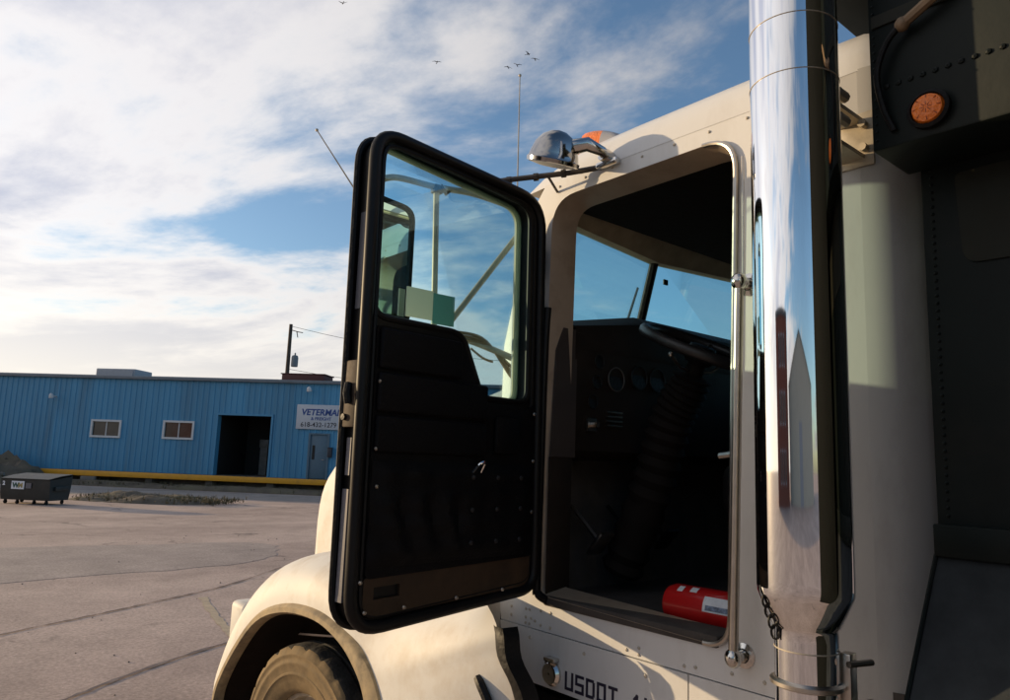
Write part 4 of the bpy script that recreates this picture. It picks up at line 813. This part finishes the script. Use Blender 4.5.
# ---- wheels
def tyre_mesh(r=.52, w_=.29, n=120):
    """tread blocks cut round the shoulder, ribs on the sidewall; axle along x, centre at 0"""
    pf = [(.30, .10), (.315, .118), (.33, .126), (.36, .139), (.385, .1455), (.388, .1485), (.396, .1485), (.399, .1455), (.43, .149), (.436, .152), (.445, .152), (.45, .149), (.466, .1485), (.470, .151), (.478, .151), (.482, .147), (.497, .141), (.512, .130)]
    b = MB(); rows = []
    for i in range(n):
        a = 2*math.pi*i/n; cut = (i % 5 == 0); row = []
        full = [(-x, q) for q, x in pf]+[(-.105, .520), (-.062, .522), (-.055, .506), (-.045, .506), (-.04, .523), (.04, .523), (.045, .506), (.055, .506), (.062, .522), (.105, .520)]+[(x, q) for q, x in pf[::-1]]
        for x, q in full:
            if cut and q > .49 and abs(x) > .09: q -= .016
            row.append((x, q*math.cos(a), q*math.sin(a)))
        rows.append(row)
    rows.append(rows[0]); b.loft(rows, True); return b
def wheel(x, y, steer=0.0, side=-1):
    e = MB(); M_ = Matrix.Translation((x, y, GZ+.523)) @ Matrix.Rotation(steer, 4, 'Z')
    e.lathe([(.30, .10), (.305, .085), (.285, .08), (.275, .03), (.20, .0), (.15, .005), (.14, .06), (.09, .09), (.001, .095)], (0, 0, 0), (side, 0, 0), 32)
    e.lathe([(.30, -.10), (.27, -.09), (.27, .02)], (0, 0, 0), (side, 0, 0), 32)
    for k in range(10):
        a = k*math.pi/5; e.tube([(side*.0, .17*math.cos(a), .17*math.sin(a)), (side*.03, .17*math.cos(a), .17*math.sin(a))], .014, 6)
    e.v = [tuple(M_ @ Vector(p)) for p in e.v]; wo = obj('wheel', e, steel, tr)
    b = tyre_mesh(); b.v = [tuple(M_ @ Vector(p)) for p in b.v]; ty = obj('tyre', b, [tyrem, treadm], wo)
    for p in ty.data.polygons:
        c = p.center+ORG[ty]-Vector((x, y, GZ+.523)); rad = math.hypot(c.y, c.z) if steer == 0 else (c-Vector((math.cos(steer), math.sin(steer), 0))*(c.x*math.cos(steer)+c.y*math.sin(steer))).length
        p.material_index = 1 if rad > .505 else 0
    return wo
wheel(-.125, 1.30, R(5), -1); wheel(1.985, 1.30, R(5), 1)
for y in (-4.6, -6.0):
    for x, s in ((-.10, -1), (.24, -1), (1.62, 1), (1.96, 1)): wheel(x, y, 0, s)

# ---- exhaust stack
ex = Vector((-.30, -1.18, 0)); t_ = MB()
t_.lathe([(.066, .75), (.066, 1.42), (.066, 1.44), (.068, 1.446), (.074, 1.452), (.097, 1.506), (.1005, 1.516), (.1015, 1.53), (.1015, 1.545), (.1015, 2.0), (.1015, 2.5), (.1015, 3.0), (.1015, 3.7), (.096, 3.7), (.096, 3.4)], ex, (0, 0, 1), 64); stk = obj('exhaust_stack', t_, chrome, tr)
for z in (2.70, 2.842, 1.40):
    t_ = MB(); rq = .1016 if z > 2 else .0662; t_.tube([(ex.x+rq*math.cos(a), ex.y+rq*math.sin(a), z) for a in [i*2*math.pi/48 for i in range(48)]], .0015, 6, closed=True); obj('joint_ring', t_, steel, stk)
t_ = MB(); t_.tube([(ex.x+.070*math.cos(a), ex.y+.070*math.sin(a), 1.33) for a in [i*2*math.pi/32 for i in range(32)]], .008, 6, closed=True)
cd_ = Vector((.50, -.85, 0)).normalized(); c0 = Vector((ex.x, ex.y, 1.33))+cd_*.082; t_.box(c0.x-.016, c0.x+.016, c0.y-.012, c0.y+.012, 1.27, 1.40, .003); t_.tube([c0+Vector((-.02, -.01, .05)), c0+Vector((.045, -.03, .05))], .007, 8); t_.tube([c0+Vector((-.02, -.01, -.03)), c0+Vector((.04, -.03, -.03))], .007, 8); obj('band_clamp', t_, alum, stk)
t_ = MB(); ch0 = Vector((ex.x-.079, ex.y+.048, 1.50))
for i in range(4):
    c = ch0+Vector((.005*i, -.004*i, -.022*i)); t_.tube([c+Vector((math.cos(a)*.003*(1 if i % 2 else 3), -math.cos(a)*(.008 if i % 2 else .003), math.sin(a)*.015)) for a in [j*math.pi/6 for j in range(12)]], .0028, 5, closed=True)
obj('chain', t_, black, stk)
t_ = MB(); t_.box(-.21, .002, -1.215, -1.150, 2.60, 2.612); t_.box(-.21, .002, -1.215, -1.150, 2.70, 2.712); t_.box(-.006, .001, -1.24, -1.12, 2.58, 2.73, .002)
for z in (2.625, 2.69):
    t_.tube([(-.01, -1.22, z), (-.03, -1.22, z)], .011, 8); t_.tube([(-.19, -1.235, z+.02), (-.15, -1.235, z+.02)], .014, 8); t_.sphere((-.19, -1.235, z+.02), .015, 8)
obj('stack_bracket', t_, steel, stk)

# ---- dump body behind the cab
BX = .0; BY = -1.348
t_ = MB(); t_.box(BX, W2-BX, -7.4, BY, 1.60, 3.35); body = obj('dump_body', t_, greenb, tr)
t_ = MB(); t_.box(-.20, BX, -7.4, BY+.03, 2.525, 3.6, .006); hd = obj('side_header', t_, greenb, body)
t_ = MB(); t_.box(W2, W2+.20, -7.4, BY+.03, 2.525, 3.6, .006); obj('side_header', t_, greenb, body)
t_ = MB(); t_.box(-.02, W2+.02, BY, -1.09, 3.11, 3.16, .006); t_.box(-.02, .03, BY, -1.10, 3.16, 3.5); obj('cab_shield', t_, greenb, body)
t_ = MB(); t_.box(-.004, BX, -7.3, BY-.06, 2.27, 2.515, .0015); 
pt_ = rpoly([(BY-.085, 2.275, .04), (BY-.075, 2.50, .02), (-2.3, 2.50, .02), (-2.3, 2.275, .04)]); t_ = MB(); t_.plate(pt_, [], yz(BX-.006), 0, .005); obj('lighter_panel', t_, greenl, body)  # rounded panel in a lighter green than the body around it
t_ = MB(); t_.box(-.035, BX, -7.3, BY, 1.60, 1.672, .004); obj('kick_strip', t_, greenb, body)
t_ = MB(); sl_ = [(-.02, 1.60), (-.34, 1.13), (-.34, 1.10), (.0, 1.58)]; t_.plate(sl_, [], lambda a, b, t: (a, t, b), -7.3, BY); slo = obj('slope_sheet', t_, slopem, body)
t_ = MB(); t_.tube([(-.02, BY, 1.603), (-.34, BY, 1.133)], .005, 6); obj('slope_edge', t_, greenb, slo)
t_ = MB(); t_.box(-.30, W2+.30, -7.3, BY, 1.02, 1.10, .01); obj('deck', t_, greenb, body)
t_ = MB(); t_.box(-.62, -.21, -7.2, -1.74, 1.15, 3.55, .01); sbn = obj('side_bin', t_, mat('black bin paint', (.005, .006, .006), .7, var=.3, spec=.08), body)
for y in (-2.9, -4.1, -5.3): t_ = MB(); t_.box(-.64, -.62, y-.03, y+.03, 1.16, 3.54); obj('bin_rib', t_, greenb, sbn)
rv = MB()
for i in range(46): rv.dome((BX, BY-.022, 1.69+i*.0185), (-1, 0, 0), .0048)
for i in range(120): rv.dome((-.2, BY+.012-.02*1-i*.026, 2.675+.0*i), (-1, 0, 0), .0075)
for i in range(26): rv.dome((-.2, BY+.018, 2.55+i*.02), (-1, 0, 0), .004)
obj('rivets', rv, greenb, body, kind='stuff')
t_ = MB(); t_.box(-.206, -.20, -7.4, BY+.02, 2.83, 2.86); obj('header_rib', t_, greenl, hd)
lp_ = Vector((-.2, -1.445, 2.585)); t_ = MB(); t_.lathe([(.044, 0), (.044, .014), (.036, .018), (.034, .010)], lp_, (-1, 0, 0), 28); sml = obj('side_marker_light', t_, black, body)
t_ = MB(); t_.lathe([(.0345, .010), (.031, .020), (.018, .025), (.001, .026)], lp_, (-1, 0, 0), 28); obj('lens', t_, amber, sml)
t_ = MB()
for k in range(8): a = k*math.pi/4; t_.tube([lp_+Vector((-.026, .004*math.cos(a), .004*math.sin(a))), lp_+Vector((-.0215, .029*math.cos(a), .029*math.sin(a)))], .0012, 5)
obj('lens_rib', t_, mat('lens rib', (.30, .06, .01), .4), sml)
hp_ = spath([(-.205, -1.37, 2.56), (-.215, -1.352, 2.62), (-.225, -1.345, 2.70), (-.225, -1.37, 2.77), (-.225, -1.41, 2.805)], 8); t_ = MB(); t_.tube(hp_, .0075, 8); obj('hose', t_, black, body)
t_ = MB(); t_.tube(spath([(-.225, -1.405, 2.80), (-.23, -1.45, 2.82), (-.225, -1.53, 2.87), (-.22, -1.60, 2.93), (-.21, -1.7, 3.0)], 8), .012, 8); t_.sphere((-.225, -1.405, 2.80), .017, 10); obj('hose', t_, hosem, body)

# ------------------------------------------------------------------ fire extinguisher lying on the cab floor
fx0 = Vector((.175, -.455, 1.337)); fd = Vector((.05, -1, 0)).normalized(); fe = empty('fire_extinguisher', (.19, -.6, 1.272)); tag(fe, 'red fire extinguisher lying on the cab floor by the door sill', 'fire extinguisher')
t_ = MB(); t_.lathe([(.001, .008), (.04, .0), (.055, .008), (.0625, .03), (.0625, .36), (.055, .39), (.03, .415), (.018, .43), (.018, .45)], fx0, fd, 28); cyl = obj('cylinder', t_, redm, fe)
q = Vector((0, 0, 1)).rotation_difference(fd); side_v = Vector((-1, 0, 0)); 
def wrap(h0, h1, a0, a1, r=.0632, n=12):
    b = MB(); rws = []
    for h in (h0, h1):
        rws.append([fx0+fd*h+(Vector((0, 0, 1))*math.sin(a)+Vector((-1, -.05, 0)).normalized()*math.cos(a))*r for a in [R(a0+(a1-a0)*i/n) for i in range(n+1)]])
    return b.loft(rws)
obj('label_patch', wrap(.16, .26, 2, 46), whitel, cyl); obj('label_patch', wrap(.055, .075, 48, 72), whitel, cyl); obj('label_patch', wrap(.10, .125, 52, 75), whitel, cyl)
obj('label_print', wrap(.17, .25, 6, 20, .0636), mat('print', (.16, .20, .28), .5, var=.9, scale=120), cyl)
t_ = MB(); hq = fx0+fd*.45; t_.box(hq.x-.02, hq.x+.02, hq.y-.05, hq.y+.01, hq.z-.02, hq.z+.02, .004); t_.box(hq.x-.012, hq.x+.012, hq.y-.14, hq.y-.03, hq.z+.02, hq.z+.028); t_.box(hq.x-.012, hq.x+.012, hq.y-.13, hq.y-.03, hq.z-.03, hq.z-.022); obj('valve_handle', t_, black, fe)
